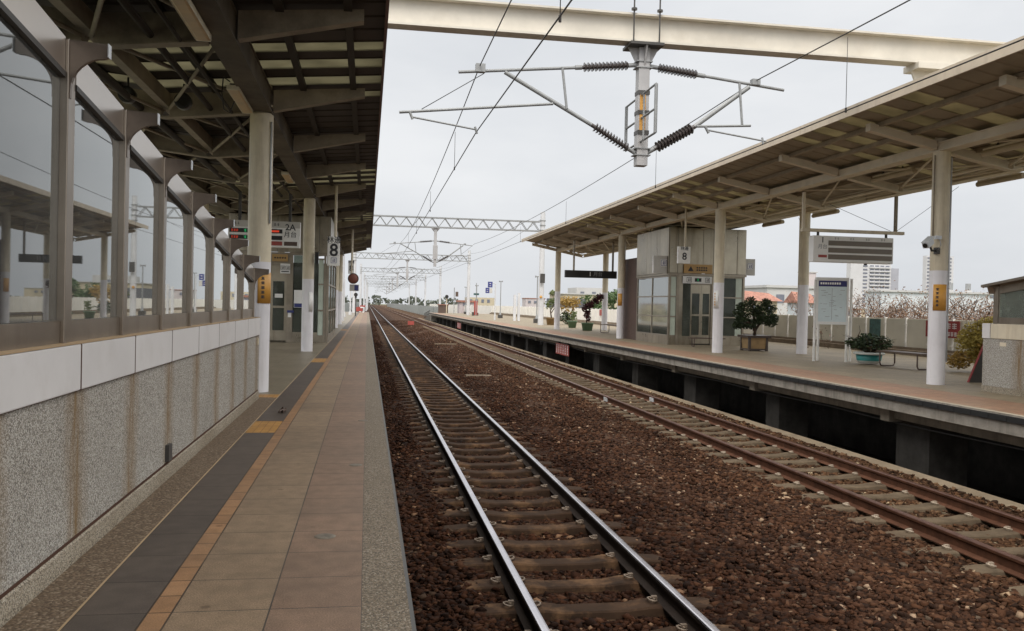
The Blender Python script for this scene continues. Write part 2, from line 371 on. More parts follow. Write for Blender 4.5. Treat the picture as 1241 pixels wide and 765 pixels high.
M['tileL_dark'] = tiles('dark_tile_band', (.082,.065,.054), (.095,.075,.062), -1.069, .263, .39, mortar=.008, rough=.5, mcol=(.032,.025,.02), dirt=(.135,.105,.08), dirt_amt=.4)
M['tileL_yel'] = tiles('yellow_edge_tile', (.34,.19,.095), (.27,.15,.075), -.806, .09, .195, mortar=.009, rough=.5, mcol=(.07,.04,.022), dirt=(.19,.125,.08), dirt_amt=.6)
M['tileL_bei'] = tiles('beige_paving_tile', (.262,.185,.119), (.230,.161,.103), -.716, .364, .39, mortar=.007, grain=.45, dirt=(.135,.097,.066), dirt_amt=.75)
M['tileL_brn'] = tiles('reddish_paving_tile', (.230,.150,.102), (.198,.129,.088), -.352, .355, .39, mortar=.007, grain=.45, dirt=(.13,.092,.066), dirt_amt=.75)
M['tileL_gry'] = tiles('grey_concourse_tile', (.21,.175,.125), (.185,.157,.11), -1.07, .6, .6, rough=.42, dirt=(.11,.088,.06), dirt_amt=.5)
M['tileR_red'] = tiles('red_paving_tile', (.285,.165,.108), (.25,.145,.094), 7.95, .36, .39, mortar=.009, dirt=(.23,.175,.12), dirt_amt=.6)
M['tileR_gry'] = tiles('grey_paving_tile_far', (.275,.222,.15), (.235,.19,.128), 9.03, .6, .6, mortar=.01, dirt=(.14,.112,.078), dirt_amt=.6)
M['ycross'] = tiles('yellow_guide_block', (.43,.225,.06), (.37,.19,.05), -1.069, .263/4, .39/4, mcol=(.2,.1,.03), dirt=(.25,.15,.07), dirt_amt=.6)
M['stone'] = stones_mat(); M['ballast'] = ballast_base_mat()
M['railshiny'] = basic('worn_rail_head', (.60,.575,.60), .24, metal=1., var=.05)
M['railrust'] = basic('rusty_rail', (.095,.042,.024), .8, metal=.0, var=.25, scale=9.)
M['railhead2'] = basic('brown_rail_head', (.16,.085,.065), .38, metal=.55, var=.15, scale=9.)
M['railside1'] = basic('dark_rail_side', (.030,.022,.018), .8, var=.2)
M['sleeper1'] = basic('oily_sleeper', (.042,.024,.0145), .85, var=.3, scale=4., bump=.06, dirt=((.20,.11,.055), .75, 3.))
M['sleeper2'] = basic('grey_sleeper', (.125,.093,.062), .85, var=.25, scale=4., bump=.08, dirt=((.07,.046,.03), .6, 2.2))
M['clip'] = basic('spring_clip', (.20,.15,.11), .6, metal=.2, var=.25, scale=30.)
M['clip2'] = basic('pale_spring_clip', (.36,.29,.22), .6, metal=.1, var=.25, scale=30.)
M['glassL'] = glass('stair_glazing', (.66,.69,.68), .015, body=.15, bodycol=(.46,.47,.46), gain=1.7)
M['liftglass'] = glass('lift_glazing', (.40,.44,.40), .05, body=.34, bodycol=(.20,.215,.18), gain=.42)
M['liftpale'] = basic('frosted_lift_pane', (.50,.56,.47), .3, var=.08)
M['frost'] = glass('frosted_stair_pane', (.55,.60,.55), .08, body=.35, bodycol=(.38,.42,.36), gain=1.4)
M['lamp'] = basic('aged_lamp_cover', (.62,.44,.23), .4, var=.12); M['lampedge'] = basic('lamp_trim', (.80,.74,.60), .4)
M['lampR'] = basic('tube_lamp_housing', (.50,.42,.29), .4, var=.1)

def sheer(name, col, f):
    m, nt = newmat(name); out = N(nt, 'ShaderNodeOutputMaterial'); d = N(nt, 'ShaderNodeBsdfDiffuse'); t = N(nt, 'ShaderNodeBsdfTranslucent')
    g = N(nt, 'ShaderNodeNewGeometry'); no = N(nt, 'ShaderNodeTexNoise', i_Scale=1.5, i_Detail=6.); L(nt, g, 'Position', no, 'Vector')
    r = ramp(nt, [(.3, tuple(c*.86 for c in col)), (.7, col)]); L(nt, no, 0, r, 0); L(nt, r, 0, d, 0); L(nt, r, 0, t, 0)
    m1 = N(nt, 'ShaderNodeMixShader'); m1.inputs[0].default_value = f; L(nt, d, 0, m1, 1); L(nt, t, 0, m1, 2); L(nt, m1, 0, out, 0); return m
M['fence'] = sheer('ivory_perforated_panel', (.76,.73,.655), .48)
M['fencelit'] = basic('lit_fence_panel', (.80,.77,.70), .6, var=.06, scale=1.2, dirt=((.55,.5,.42), .3, 1.4), streak=True)  # brighter twin of the fence panel: open-sky light put into the colour
M['fencepost'] = basic('white_fence_post', (.78,.76,.72), .5)
M['kerbbrown'] = basic('planter_kerb', (.21,.165,.12), .8, var=.2, bump=.2)
M['bark'] = basic('bark', (.10,.07,.05), .9, var=.3, scale=12.); M['barkpale'] = basic('pale_bark', (.11,.07,.05), .9, var=.25, scale=10.)
M['leafdk'] = leaf_mat('dark_green_leaf', (.012,.022,.010), (.075,.11,.045)); M['leafmid'] = leaf_mat('mid_green_leaf', (.04,.08,.025), (.12,.18,.06))
M['leafyel'] = leaf_mat('yellow_leaf', (.26,.17,.04), (.44,.28,.07)); M['leafoch'] = leaf_mat('ochre_leaf', (.34,.27,.06), (.55,.44,.12))
M['leafred'] = leaf_mat('maroon_leaf', (.035,.012,.014), (.13,.03,.035)); M['leafbrn'] = leaf_mat('winter_leaf', (.15,.085,.05), (.31,.19,.12))
M['leaffar'] = leaf_mat('far_foliage', (.05,.06,.045), (.11,.12,.09))
M['leafol'] = leaf_mat('olive_leaf', (.09,.13,.04), (.20,.22,.09))
M['potbrown'] = basic('glazed_pot_rim', (.07,.05,.04), .35); M['pottan'] = basic('glazed_pot_panel', (.34,.22,.10), .5, var=.2)
M['potwhite'] = basic('white_basin', (.58,.60,.56), .45, dirt=((.4,.38,.32), .4, 3.)); M['potteal'] = basic('teal_basin', (.02,.20,.19), .45)
M['potgreen'] = basic('green_pot', (.13,.22,.13), .5, var=.15); M['bench'] = basic('brown_bench_slat', (.10,.066,.05), .55); M['soil'] = basic('soil', (.05,.035,.025), .95)
M['brick'] = tiles('dark_brick_cladding', (.11,.06,.048), (.085,.05,.04), 0, .22, .07, mortar=.012, mcol=(.2,.17,.14), offset=.5)
M['teal'] = basic('teal_panel', (.045,.11,.105), .5, var=.45, scale=9.)
M['poster'] = basic('pale_blue_poster', (.66,.75,.76), .5, var=.06); M['navy'] = basic('navy_header', (.03,.03,.14), .5)
M['alu'] = basic('pale_aluminium', (.60,.62,.64), .4, metal=.2, var=.06)
M['twhite'] = basic('apartment_render', (.56,.55,.56), .7, var=.05, scale=.2); M['tgrey'] = basic('apartment_grey', (.36,.36,.40), .7, var=.05, scale=.2)
M['twin'] = basic('apartment_window', (.17,.18,.22), .4)
M['wallwhite'] = basic('white_wall', (.58,.61,.63), .7, var=.08, scale=.4); M['walltan'] = basic('tan_wall', (.50,.43,.31), .7, var=.08, scale=.4)
M['wallpink'] = basic('pink_grey_wall', (.52,.46,.46), .7, var=.06, scale=.5); M['wallgrey'] = basic('light_grey_wall', (.50,.49,.48), .7, var=.06, scale=.5)
M['roofred'] = basic('red_roof_tile', (.34,.155,.11), .7, var=.3, scale=4.); M['roofdark'] = basic('dark_roof', (.12,.12,.13), .7)
M['ground'] = basic('town_ground', (.16,.16,.11), .9, var=.3, scale=.05); M['deck'] = basic('viaduct_deck', (.16,.145,.13), .9, var=.2, scale=1.)
M['bluesign'] = basic('blue_sign', (.04,.05,.20), .5); M['noise'] = basic('grey_green_barrier', (.30,.32,.30), .7, var=.12, scale=.8)
M['dullred'] = basic('dull_red_disc', (.24,.085,.06), .6, var=.2)
M['disc'] = basic('cream_disc', (.55,.47,.34), .5)
M['metalpatch'] = basic('drain_lid', (.15,.125,.095), .7, metal=.1, var=.35, scale=25.)

# ------------------------------------------------------------------ setting
g = MB(); g.box(-3000, 3000, -600, 4000, -7.6, -7.5); struct(g, 'ground', M['ground'])
# viaduct deck carrying the railway
g = MB(); g.box(-9, 18.5, -60, 900, -3.2, -2.05); struct(g, 'viaduct_deck', M['deck'])

def strip(mb, x0, x1, y0, y1, z, m):
    mb.cur = m; mb.quad((x0,y0,z),(x1,y0,z),(x1,y1,z),(x0,y1,z))
YN, YE = -8., 104.
g = MB()
mats = [M['brownagg'], M['tileL_dark'], M['tileL_yel'], M['tileL_bei'], M['tileL_brn'], M['copeagg'], M['tileL_gry'], M['ycross'], M['capedge']]
strip(g, -1.45, -1.079, YN, 11.15, 0, 0); strip(g, -1.079, -1.069, YN, YE, 0, 8)
for a, b in ((YN, 8.19), (8.97, 17.55), (18.72, 37.), (38.2, YE)): strip(g, -1.069, -.806, a, b, 0, 1)
strip(g, -1.069, -.806, 8.19, 8.97, 0, 7); strip(g, -1.069, -.806, 17.55, 18.72, 0, 7); strip(g, -1.069, -.806, 37., 38.2, 0, 7)
strip(g, -.806, -.716, YN, YE, 0, 2); strip(g, -.716, -.352, YN, YE, 0, 3); strip(g, -.352, .003, YN, YE, 0, 4); strip(g, .003, .188, YN, YE, 0, 5)
strip(g, -1.45, -1.079, 11.15, 11.5, 0, 7)
strip(g, -1.45, -1.079, 11.5, YE, 0, 6); strip(g, -5.5, -1.45, 11.15, YE, 0, 6); strip(g, -5.5, -3.95, YN, 11.15, 0, 6)
struct(g, 'platform_paving_near', mats)
g = MB(); g.box(-5.5, .186, YN, YE, -.28, -.004); g.box(-5.3, -.35, YN, YE, -2.1, -.28)
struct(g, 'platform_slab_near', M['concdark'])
g = MB(); g.box(.1885, .206, YN, YE, -.14, -.012); struct(g, 'platform_edge_strip_near', M['dark'])

# right platform
RX0, RX1, RYE = 7.84, 15.75, 112.
g = MB(); strip(g, RX0+.004, 7.95, YN, RYE, 0, 0); strip(g, 7.95, 9.03, YN, RYE, 0, 1); strip(g, 9.03, RX1, YN, RYE, 0, 2)
struct(g, 'platform_paving_far', [M['copepale'], M['tileR_red'], M['tileR_gry']])
g = MB(); g.box(RX0, RX1, YN, RYE, -.25, -.004); struct(g, 'platform_slab_far', M['conc'])
g = MB(); g.box(RX0-.03, RX0-.001, YN, RYE, -.095, -.022)
for y in np.arange(6, RYE, .33): g.box(RX0-.036, RX0-.03, y, y+.17, -.09, -.03)
struct(g, 'platform_bumper_far', M['rubber'])
g = MB(); g.box(8.12, 8.42, YN, RYE, -.42, -.251)
for y in np.arange(2.95, RYE, 4.8): g.box(8.04, 8.9, y-.12, y+.12, -.47, -.252)
struct(g, 'platform_beam_far', M['beamconc'])
g = MB()
for k, y in enumerate(np.arange(-1.9, RYE, 4.78)):
    w = .42 if k % 2 else .30
    g.box(8.45, 9.1, y-w, y+w, -2.06, -.255)
g.box(11.6, 11.9, YN, RYE, -2.06, -.256)
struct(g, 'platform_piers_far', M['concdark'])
g = MB()
g.tube([(8.14, y, -.452 - .03*abs(math.sin(y*.65))) for y in np.arange(YN, 80, .6)], .012, 6)
tag(g.build('platform_cable', M['black']), 'thin black cable sagging along the beam under the far platform edge', 'cable')
g = MB(); g.prism([(7.47,-2.05),(7.62,-2.05),(7.62,-.99),(7.47,-1.03)], 'y', YN, 130); struct(g, 'ballast_curb', M['curb'])

# ballast bed: profiled sheet
xs = np.array([.2,.45,.8,1.2,1.765,2.3,2.75,3.2,3.7,4.2,4.7,5.2,5.6,5.75,6.29,6.85,7.1,7.3,7.47])
zs = np.array([-1.13,-1.09,-1.082,-1.14,-1.14,-1.14,-1.082,-1.06,-1.05,-1.05,-1.06,-1.08,-1.11,-1.125,-1.125,-1.125,-1.09,-1.03,-1.03])
ysb = np.concatenate([np.arange(-8, 40, .5), np.arange(40, 140, 4), np.arange(140, 701, 40)])
V = []; F = []
for j, y in enumerate(ysb):
    for i, x in enumerate(xs):
        V.append((x, y, zs[i] + (.018*math.sin(x*3.1+y*.9)*math.sin(y*1.7-x) if 0 < i < len(xs)-1 else 0)))
n = len(xs)
for j in range(len(ysb)-1):
    for i in range(n-1): F.append((j*n+i, j*n+i+1, (j+1)*n+i+1, (j+1)*n+i))
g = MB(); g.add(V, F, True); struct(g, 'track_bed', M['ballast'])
g = MB(); strip(g, -9, .2, 104.1, 700, -1.1, 0); strip(g, 7.63, 18, 112.1, 700, -1.1, 0); struct(g, 'track_bed_beyond', M['ballast'])

def sleeper_height(x, y):
    """-> mask True if (x,y) lies on a sleeper top (keep stones off)."""
    ph = ((y - 4.06) % .6)
    on = (np.minimum(ph, .6-ph) < .128)
    a = (x > 1.02) & (x < 2.52); b = (x > 5.52) & (x < 7.06)
    return on & (a | b)
def stones(n, y0, y1, s0, s1):
    # density falls with distance so that stones stay about constant in the picture
    u = rng.random(n); y = y0*(y1/y0)**u if True else y0+(y1-y0)*u
    x = .22 + (7.46-.22)*rng.random(n)
    z = np.interp(x, xs, zs)
    s = s0 + (s1-s0)*rng.random(n)**2
    on = sleeper_height(x, y)
    rail = np.zeros(n, bool)
    for rx in (1.2, 2.33, 5.72, 6.87): rail |= abs(x-rx) < .085
    keep = ~rail & (~on | (rng.random(n) < .012))
    x, y, z, s, on = x[keep], y[keep], z[keep], s[keep], on[keep]
    z = z + np.where(on, .035, rng.normal(0, .009, len(x)))
    return x, y, z, s
def make_stones(batches):
    X = [np.concatenate(c) for c in zip(*[stones(*b) for b in batches])]
    x, y, z, s = X; n = len(x)
    base = np.array([(-1,-1,-1),(1,-1,-1),(1,1,-1),(-1,1,-1),(-1,-1,1),(1,-1,1),(1,1,1),(-1,1,1)], float)*.5
    v = base[None]*(1 + rng.uniform(-.62, .42, (n, 8, 3)))
    v = v * s[:,None,None] * rng.uniform(.6, 1.25, (n,1,3))
    # random rotation
    q = rng.normal(size=(n,4)); q /= np.linalg.norm(q, axis=1)[:,None]
    w, a, b, c = q.T
    R = np.stack([1-2*(b*b+c*c), 2*(a*b-c*w), 2*(a*c+b*w), 2*(a*b+c*w), 1-2*(a*a+c*c), 2*(b*c-a*w), 2*(a*c-b*w), 2*(b*c+a*w), 1-2*(a*a+b*b)], 1).reshape(n,3,3)
    v = np.einsum('nij,nkj->nki', R, v) * np.array([1,1,.62]) + np.stack([x, y, z], 1)[:,None]
    f = np.array([(0,3,2,1),(4,5,6,7),(0,1,5,4),(1,2,6,5),(2,3,7,6),(3,0,4,7)])
    faces = (f[None] + (np.arange(n)*8)[:,None,None]).reshape(-1)
    me = bpy.data.meshes.new('ballast_stones')
    me.vertices.add(n*8); me.vertices.foreach_set('co', v.reshape(-1))
    me.loops.add(n*24); me.loops.foreach_set('vertex_index', faces.astype(np.int32))
    me.polygons.add(n*6); me.polygons.foreach_set('loop_start', np.arange(0, n*24, 4, dtype=np.int32))
    me.update(calc_edges=True); me.validate()
    me.materials.append(M['stone'])
    o = bpy.data.objects.new('ballast_stones', me); COL.objects.link(o); o['kind'] = 'stuff'
    return o
make_stones([(165000, 4., 112., .027, .058), (18000, 4., 60., .055, .08)])

# ------------------------------------------------------------------ tracks
def rail(x, label, head, side, name='rail'):
    t = -.92
    prof_side = [(-.0635,t-.153),(.0635,t-.153),(.0635,t-.143),(.012,t-.122),(.010,t-.050),(.031,t-.036),(.0325,t-.012),(-.0325,t-.012),(-.031,t-.036),(-.010,t-.050),(-.012,t-.122),(-.0635,t-.143)]
    r = MB(); r.prism([(x+a, b) for a, b in prof_side], 'y', -6, 600)
    o = r.build(name, side, None, (x, 0, t-.15)); tag(o, label, 'rail', 'rails of the two tracks')
    h = MB(); h.prism([(x-.0325,t-.012),(x+.0325,t-.012),(x+.027,t-.002),(x+.015,t),(x-.015,t),(x-.027,t-.002)], 'y', -6, 600)
    h.build('rail_head', head, o)
    return o
rail(1.2, 'shiny silver-topped rail nearest the left platform edge', M['railshiny'], M['railside1'])
rail(2.33, 'shiny silver-topped rail on the ballast side of the left track', M['railshiny'], M['railside1'])
rail(5.72, 'brown rusty rail of the right track, the one farther from the curb', M['railhead2'], M['railrust'])
rail(6.87, 'brown rusty rail of the right track, the one beside the concrete curb', M['railhead2'], M['railrust'])

def sleeper_mesh(x0, x1, r0, r1, ymid, mat, name):
    zt, zm = -1.062, -1.083
    X = [x0, x0+.03, r0-.2, r0+.16, (r0+r1)/2-.25, (r0+r1)/2+.25, r1-.16, r1+.2, x1-.03, x1]
    Z = [zt-.03, zt-.012, zt, zt, zm, zm, zt, zt, zt-.012, zt-.03]
    W = [.10,.105,.112,.112,.10,.10,.112,.112,.105,.10]
    v = []; f = []
    for x, z, w in zip(X, Z, W):
        v += [(x, ymid-w-.03, -1.22), (x, ymid-w, z-.012), (x, ymid-w+.015, z), (x, ymid+w-.015, z), (x, ymid+w, z-.012), (x, ymid+w+.03, -1.22)]
    for k in range(len(X)-1):
        for i in range(5): f.append((k*6+i, k*6+i+1, k*6+6+i+1, k*6+6+i))
    f += [tuple(range(6)), tuple(range(len(v)-6, len(v)))[::-1]]
    s = MB(); s.add(v, f); return s.build(name, mat, None, ((r0+r1)/2, ymid, -1.07))
def clip_pts(x, y, z, sgn):
    return [(x+sgn*(.072+.034*(1-math.cos(a))), y-.045*math.sin(a)*1.0, z+.006+.016*math.sin(a/2)) for a in np.linspace(.5, 2*PI-.4, 9)]
def track_sleepers(x0, x1, r0, r1, mat, cmat, label, grp, cnt, clipped):
    y0 = 4.06
    first = sleeper_mesh(x0, x1, r0, r1, y0, mat, 'sleeper'); tag(first, label, 'sleeper', grp)
    proto = []
    for r in (r0, r1):
        for sg in (-1, 1):
            c = MB(); c.tube(clip_pts(r, y0, -1.058, sg), .0085, 5); c.box(r+sg*.075-.022, r+sg*.075+.022, y0+.028, y0+.062, -1.066, -1.030)
            proto.append(c.build('rail_clip', cmat, first))
    for k in range(1, cnt):
        o = first.copy(); COL.objects.link(o); o.location.y = y0 + .6*k; o.location.z += random.uniform(-.006, .004); o.location.x += random.uniform(-.02, .02)
        if k < clipped:
            for p in proto:
                q = p.copy(); COL.objects.link(q); q.parent = o; q.location.y += random.uniform(-.008, .008)
track_sleepers(.78, 2.75, 1.2, 2.33, M['sleeper1'], M['clip'], 'dark oily concrete sleeper lying under the shiny left rails', 'sleepers under the shiny rails', 140, 45)
track_sleepers(5.29, 7.30, 5.72, 6.87, M['sleeper2'], M['clip2'], 'pale grey concrete sleeper lying under the rusty right rails', 'sleepers under the rusty rails', 140, 60)
# insulated joints on right track
for x, lab in ((5.72, 'pale rail joint bar on the rusty rail farther from the curb'), (6.87, 'pale rail joint bar on the rusty rail beside the curb')):
    g = MB(); g.box(x-.052, x-.013, 20.2, 20.42, -1.045, -.955); g.box(x+.013, x+.052, 20.2, 20.42, -1.045, -.955)
    tag(g.build('rail_joint', M['alu'], None, (x, 20.3, -1.)), lab, 'rail joint')

# ------------------------------------------------------------------ left stair enclosure
PITCH = .944; Y0W = 4.26; YW = 11.02
t = thing('stair_wall', 'long speckled granite parapet with white cap panels and rust streaks beside the left platform walkway', 'wall', (-1.3, 4, 0))
g = MB(); g.box(-1.47, -1.30, YN, YW, .109, .774); g.box(-3.9, -1.3, YW-.003, YW+.10, .0, .774); g.box(-3.95, -3.9, YN, YW+.1, 0, .774); g.build('granite_facing', M['granite'], t)
g = MB(); g.prism([(-1.47,0),(-1.284,0),(-1.288,.085),(-1.296,.094),(-1.47,.10)], 'y', YN, YW+.02); g.build('plinth', M['plinth'], t)
g = MB(); g.box(-1.46, -1.2965, YN, YW+.01, .0945, .1085); g.build('plinth_joint', M['capdark'], t)
edges = [Y0W + PITCH*k for k in range(-12, 8)]; edges[-1] = YW + .02
for a, b in zip(edges[:-1], edges[1:]):
    g = MB(); g.box(-1.49, -1.281, a+.009, b-.009, .778, .990); g.build('cap_panel', M['cap'], t, bevel=.006)
g = MB(); g.box(-1.48, -1.290, YN, YW+.01, .775, .985)
for b in edges[1:-1]: g.box(-1.289, -1.2825, b-.0085, b+.0085, .777, .989)
g.build('cap_core', M['capdark'], t)
g = MB(); g.box(-1.488, -1.2785, YN, YW+.02, .9905, .9955); g.build('cap_edge', M['capedge'], t)
g = MB(); g.box(-3.98, -3.82, YN, YW, .776, .99); g.build('far_cap', M['cap'], t)
g = MB(); g.box(-1.299, -1.275, 6.07, 6.17, .12, .23); tag(g.build('junction_box', M['dark'], None, (-1.3, 6.14, .17)), 'small dark junction box low on the granite parapet', 'box')
g = MB(); g.box(-1.299, -1.289, 10.88, 10.98, .66, .74); tag(g.build('label_plate', M['disc'], None, (-1.3, 10.93, .7)), 'small cream plate near the end of the granite parapet', 'plate')
# stair slope inside, hidden mostly
g = MB()
for k in range(14): g.box(-3.8, -1.5, 11.1-.3*(k+1), 11.1-.3*k, -.16*(k+1)-.1, -.16*(k+1))
tag(g.build('stair_flight', M['conc'], None, (-2.6, 9, -1)), 'concrete stair flight going down behind the granite parapet', 'stairs')

def rail_low(y): return 2.19 - .1155*(y-4.18)
XG = -1.345
t = thing('glass_screen', 'steel framed glass screen with sloping top rail standing on the left granite parapet', 'glass screen', (XG, 4.2, .99))
mull = [Y0W - .09 + .938*k for k in range(-7, 8)]
for y in mull:
    zt = rail_low(y) + .13
    g = MB()
    # I-shaped steel mullion: web and two flanges
    g.box(XG-.03, XG+.010, y+.015, y+.115, .992, zt-.10); g.box(XG-.04, XG+.026, y-.03, y+.013, .992, zt+.02)
    g.build('mullion', M['steel'], t, bevel=.004)
    # curved corbel on both sides
    def corb(sx):
        n = 9; top = [(0, zt+.02), (sx*.185, zt+.006)]
        low = [(sx*.185, zt-.052)] + [(sx*(.172-.142*math.sin(a)), zt-.20+.142*math.cos(a)) for a in np.linspace(.0, PI/2, n)] + [(sx*.03, zt-.24), (0, zt-.24)]
        return [(XG+a, b) for a, b in top+low]
    g = MB(); g.prism(corb(1), 'y', y-.02, y+.004); g.prism([(XG+(a-XG)*.55, b) for a, b in corb(-1)], 'y', y-.018, y+.002); g.build('corbel', M['corbel'], t)
    g = MB(); g.box(XG+.186, XG+.190, y-.03, y+.014, zt-.052, zt+.008); g.build('corbel_end_plate', M['alu'], t)
for a, b in zip(mull[:-1], mull[1:]):
    za, zb = rail_low(a+.16), rail_low(b-.036)
    y0, y1 = a+.118, b-.033
    g = MB(); g.prism([(y0,za),(y1,zb),(y1,zb+.15),(y0,za+.15)], 'x', XG-.03, XG+.012); g.build('top_rail', M['railing'], t)
    g = MB(); g.prism([(y0,za-.028),(y1,zb-.028),(y1,zb-.002),(y0,za-.002)], 'x', XG-.06, XG+.016); g.build('rail_soffit', M['dark'], t)
    g = MB(); g.box(XG-.03, XG+.008, y0, y1, .993, 1.095); g.build('sill_panel', M['steel'], t)
    g = MB(); g.prism([(y0,1.097),(y1,1.097),(y1,zb-.03),(y0,za-.03)], 'x', XG-.016, XG-.008); g.build('glass_pane', M['glassL'], t)
g = MB()
y0, y1 = mull[0], mull[-1]+.05
g.prism([(y0, rail_low(y0)+.05),(y1, rail_low(y1)+.05),(y1, rail_low(y1)+.07),(y0, rail_low(y0)+.07)], 'x', -3.95, XG-.065); g.build('stair_roof', M['glassL'], t)
for a, b in zip(mull[:-1], mull[1:]):
    g = MB(); g.prism([(a,.993),(b,.993),(b,rail_low(b)+.15),(a,rail_low(a)+.15)], 'x', -3.905, -3.895); g.build('rear_glass_pane', M['glassL'], t)
    g = MB(); g.box(-3.95, -3.85, b-.03, b+.03, .992, rail_low(b)+.15); g.build('rear_mullion', M['steel'], t)

# ------------------------------------------------------------------ columns
def column(x, y, ztop, zpaint, r, label, collar=.28, conduit=False, grp='round platform columns', sides=28):
    t = thing('platform_column', label, 'column', (x, y, 0), grp)
    g = MB(); g.cyl((x,y,0), (x,y,zpaint), r, n=sides, caps=True); g.build('lower_shaft', M['collo'], t)
    g = MB(); g.cyl((x,y,zpaint+.0005), (x,y,ztop), r, n=sides); g.build('upper_shaft', M['colhi'], t)
    g = MB(); g.cyl((x,y,ztop+.0005), (x,y,ztop+collar+.2), r*.84, n=sides); g.cyl((x,y,ztop+.10), (x,y,ztop+.125), r*1.04, n=sides); g.build('column_head', M['armR'], t)
    if conduit:
        g = MB(); g.tube([(x+r*.9, y-r*.62, .4 if conduit == 2 else 2.2), (x+r*.9, y-r*.62, ztop-.1)], .013, 6); g.build('conduit', M['alu'], t)
    return t
column(-1.41, 11.87, 3.62, 1.70, .15, 'nearest round column on the left platform, at the end of the granite parapet', conduit=1, sides=36)
column(-1.40, 21.35, 3.62, 1.72, .135, 'round column standing in front of the left lift doors')
column(-1.45, 40.4, 3.62, 1.72, .15, 'first round column beyond the left lift')
column(-1.45, 46.6, 3.62, 1.72, .15, 'farthest round column under the left canopy end')
for y, lab in ((11.87, 'column behind the left stair glass, near end'), (21.35, 'rear column left of the left lift'), (40.4, 'rear column beyond the left lift')):
    column(-3.85, y, 3.62, 1.72, .15, lab)
RC = [13.75, 23.35, 32.95, 44.5]
labs = ['nearest and thickest-looking round column on the right platform, carrying the security camera', 'round column in front of the right lift doors, next to the bonsai planter', 'round column between the right lift and the low bench', 'farthest front column at the end of the right canopy']
for y, lab in zip(RC, labs): column(9.75, y, 4.02, 1.97, .145, lab, conduit=2 if y < 14 else False)
for y, lab in zip(RC[1:], ['rear column left of the notice board on the right platform', 'rear column behind the right lift', 'rear column beside the maroon leaved plant']):
    column(12.3, y, 4.02, 1.97, .15, lab)
column(12.3, 13.75, 4.02, 1.97, .17, 'rear column at the right platform stair')
for y, x in ((4.1, 9.75), (4.1, 12.3)): column(x, y, 4.02, 1.97, .165, 'right platform column nearest the viewer, %s row' % ('front' if x < 10 else 'rear'))
column(-1.41, 2.3, 3.62, 1.70, .15, 'left platform column behind the viewer')

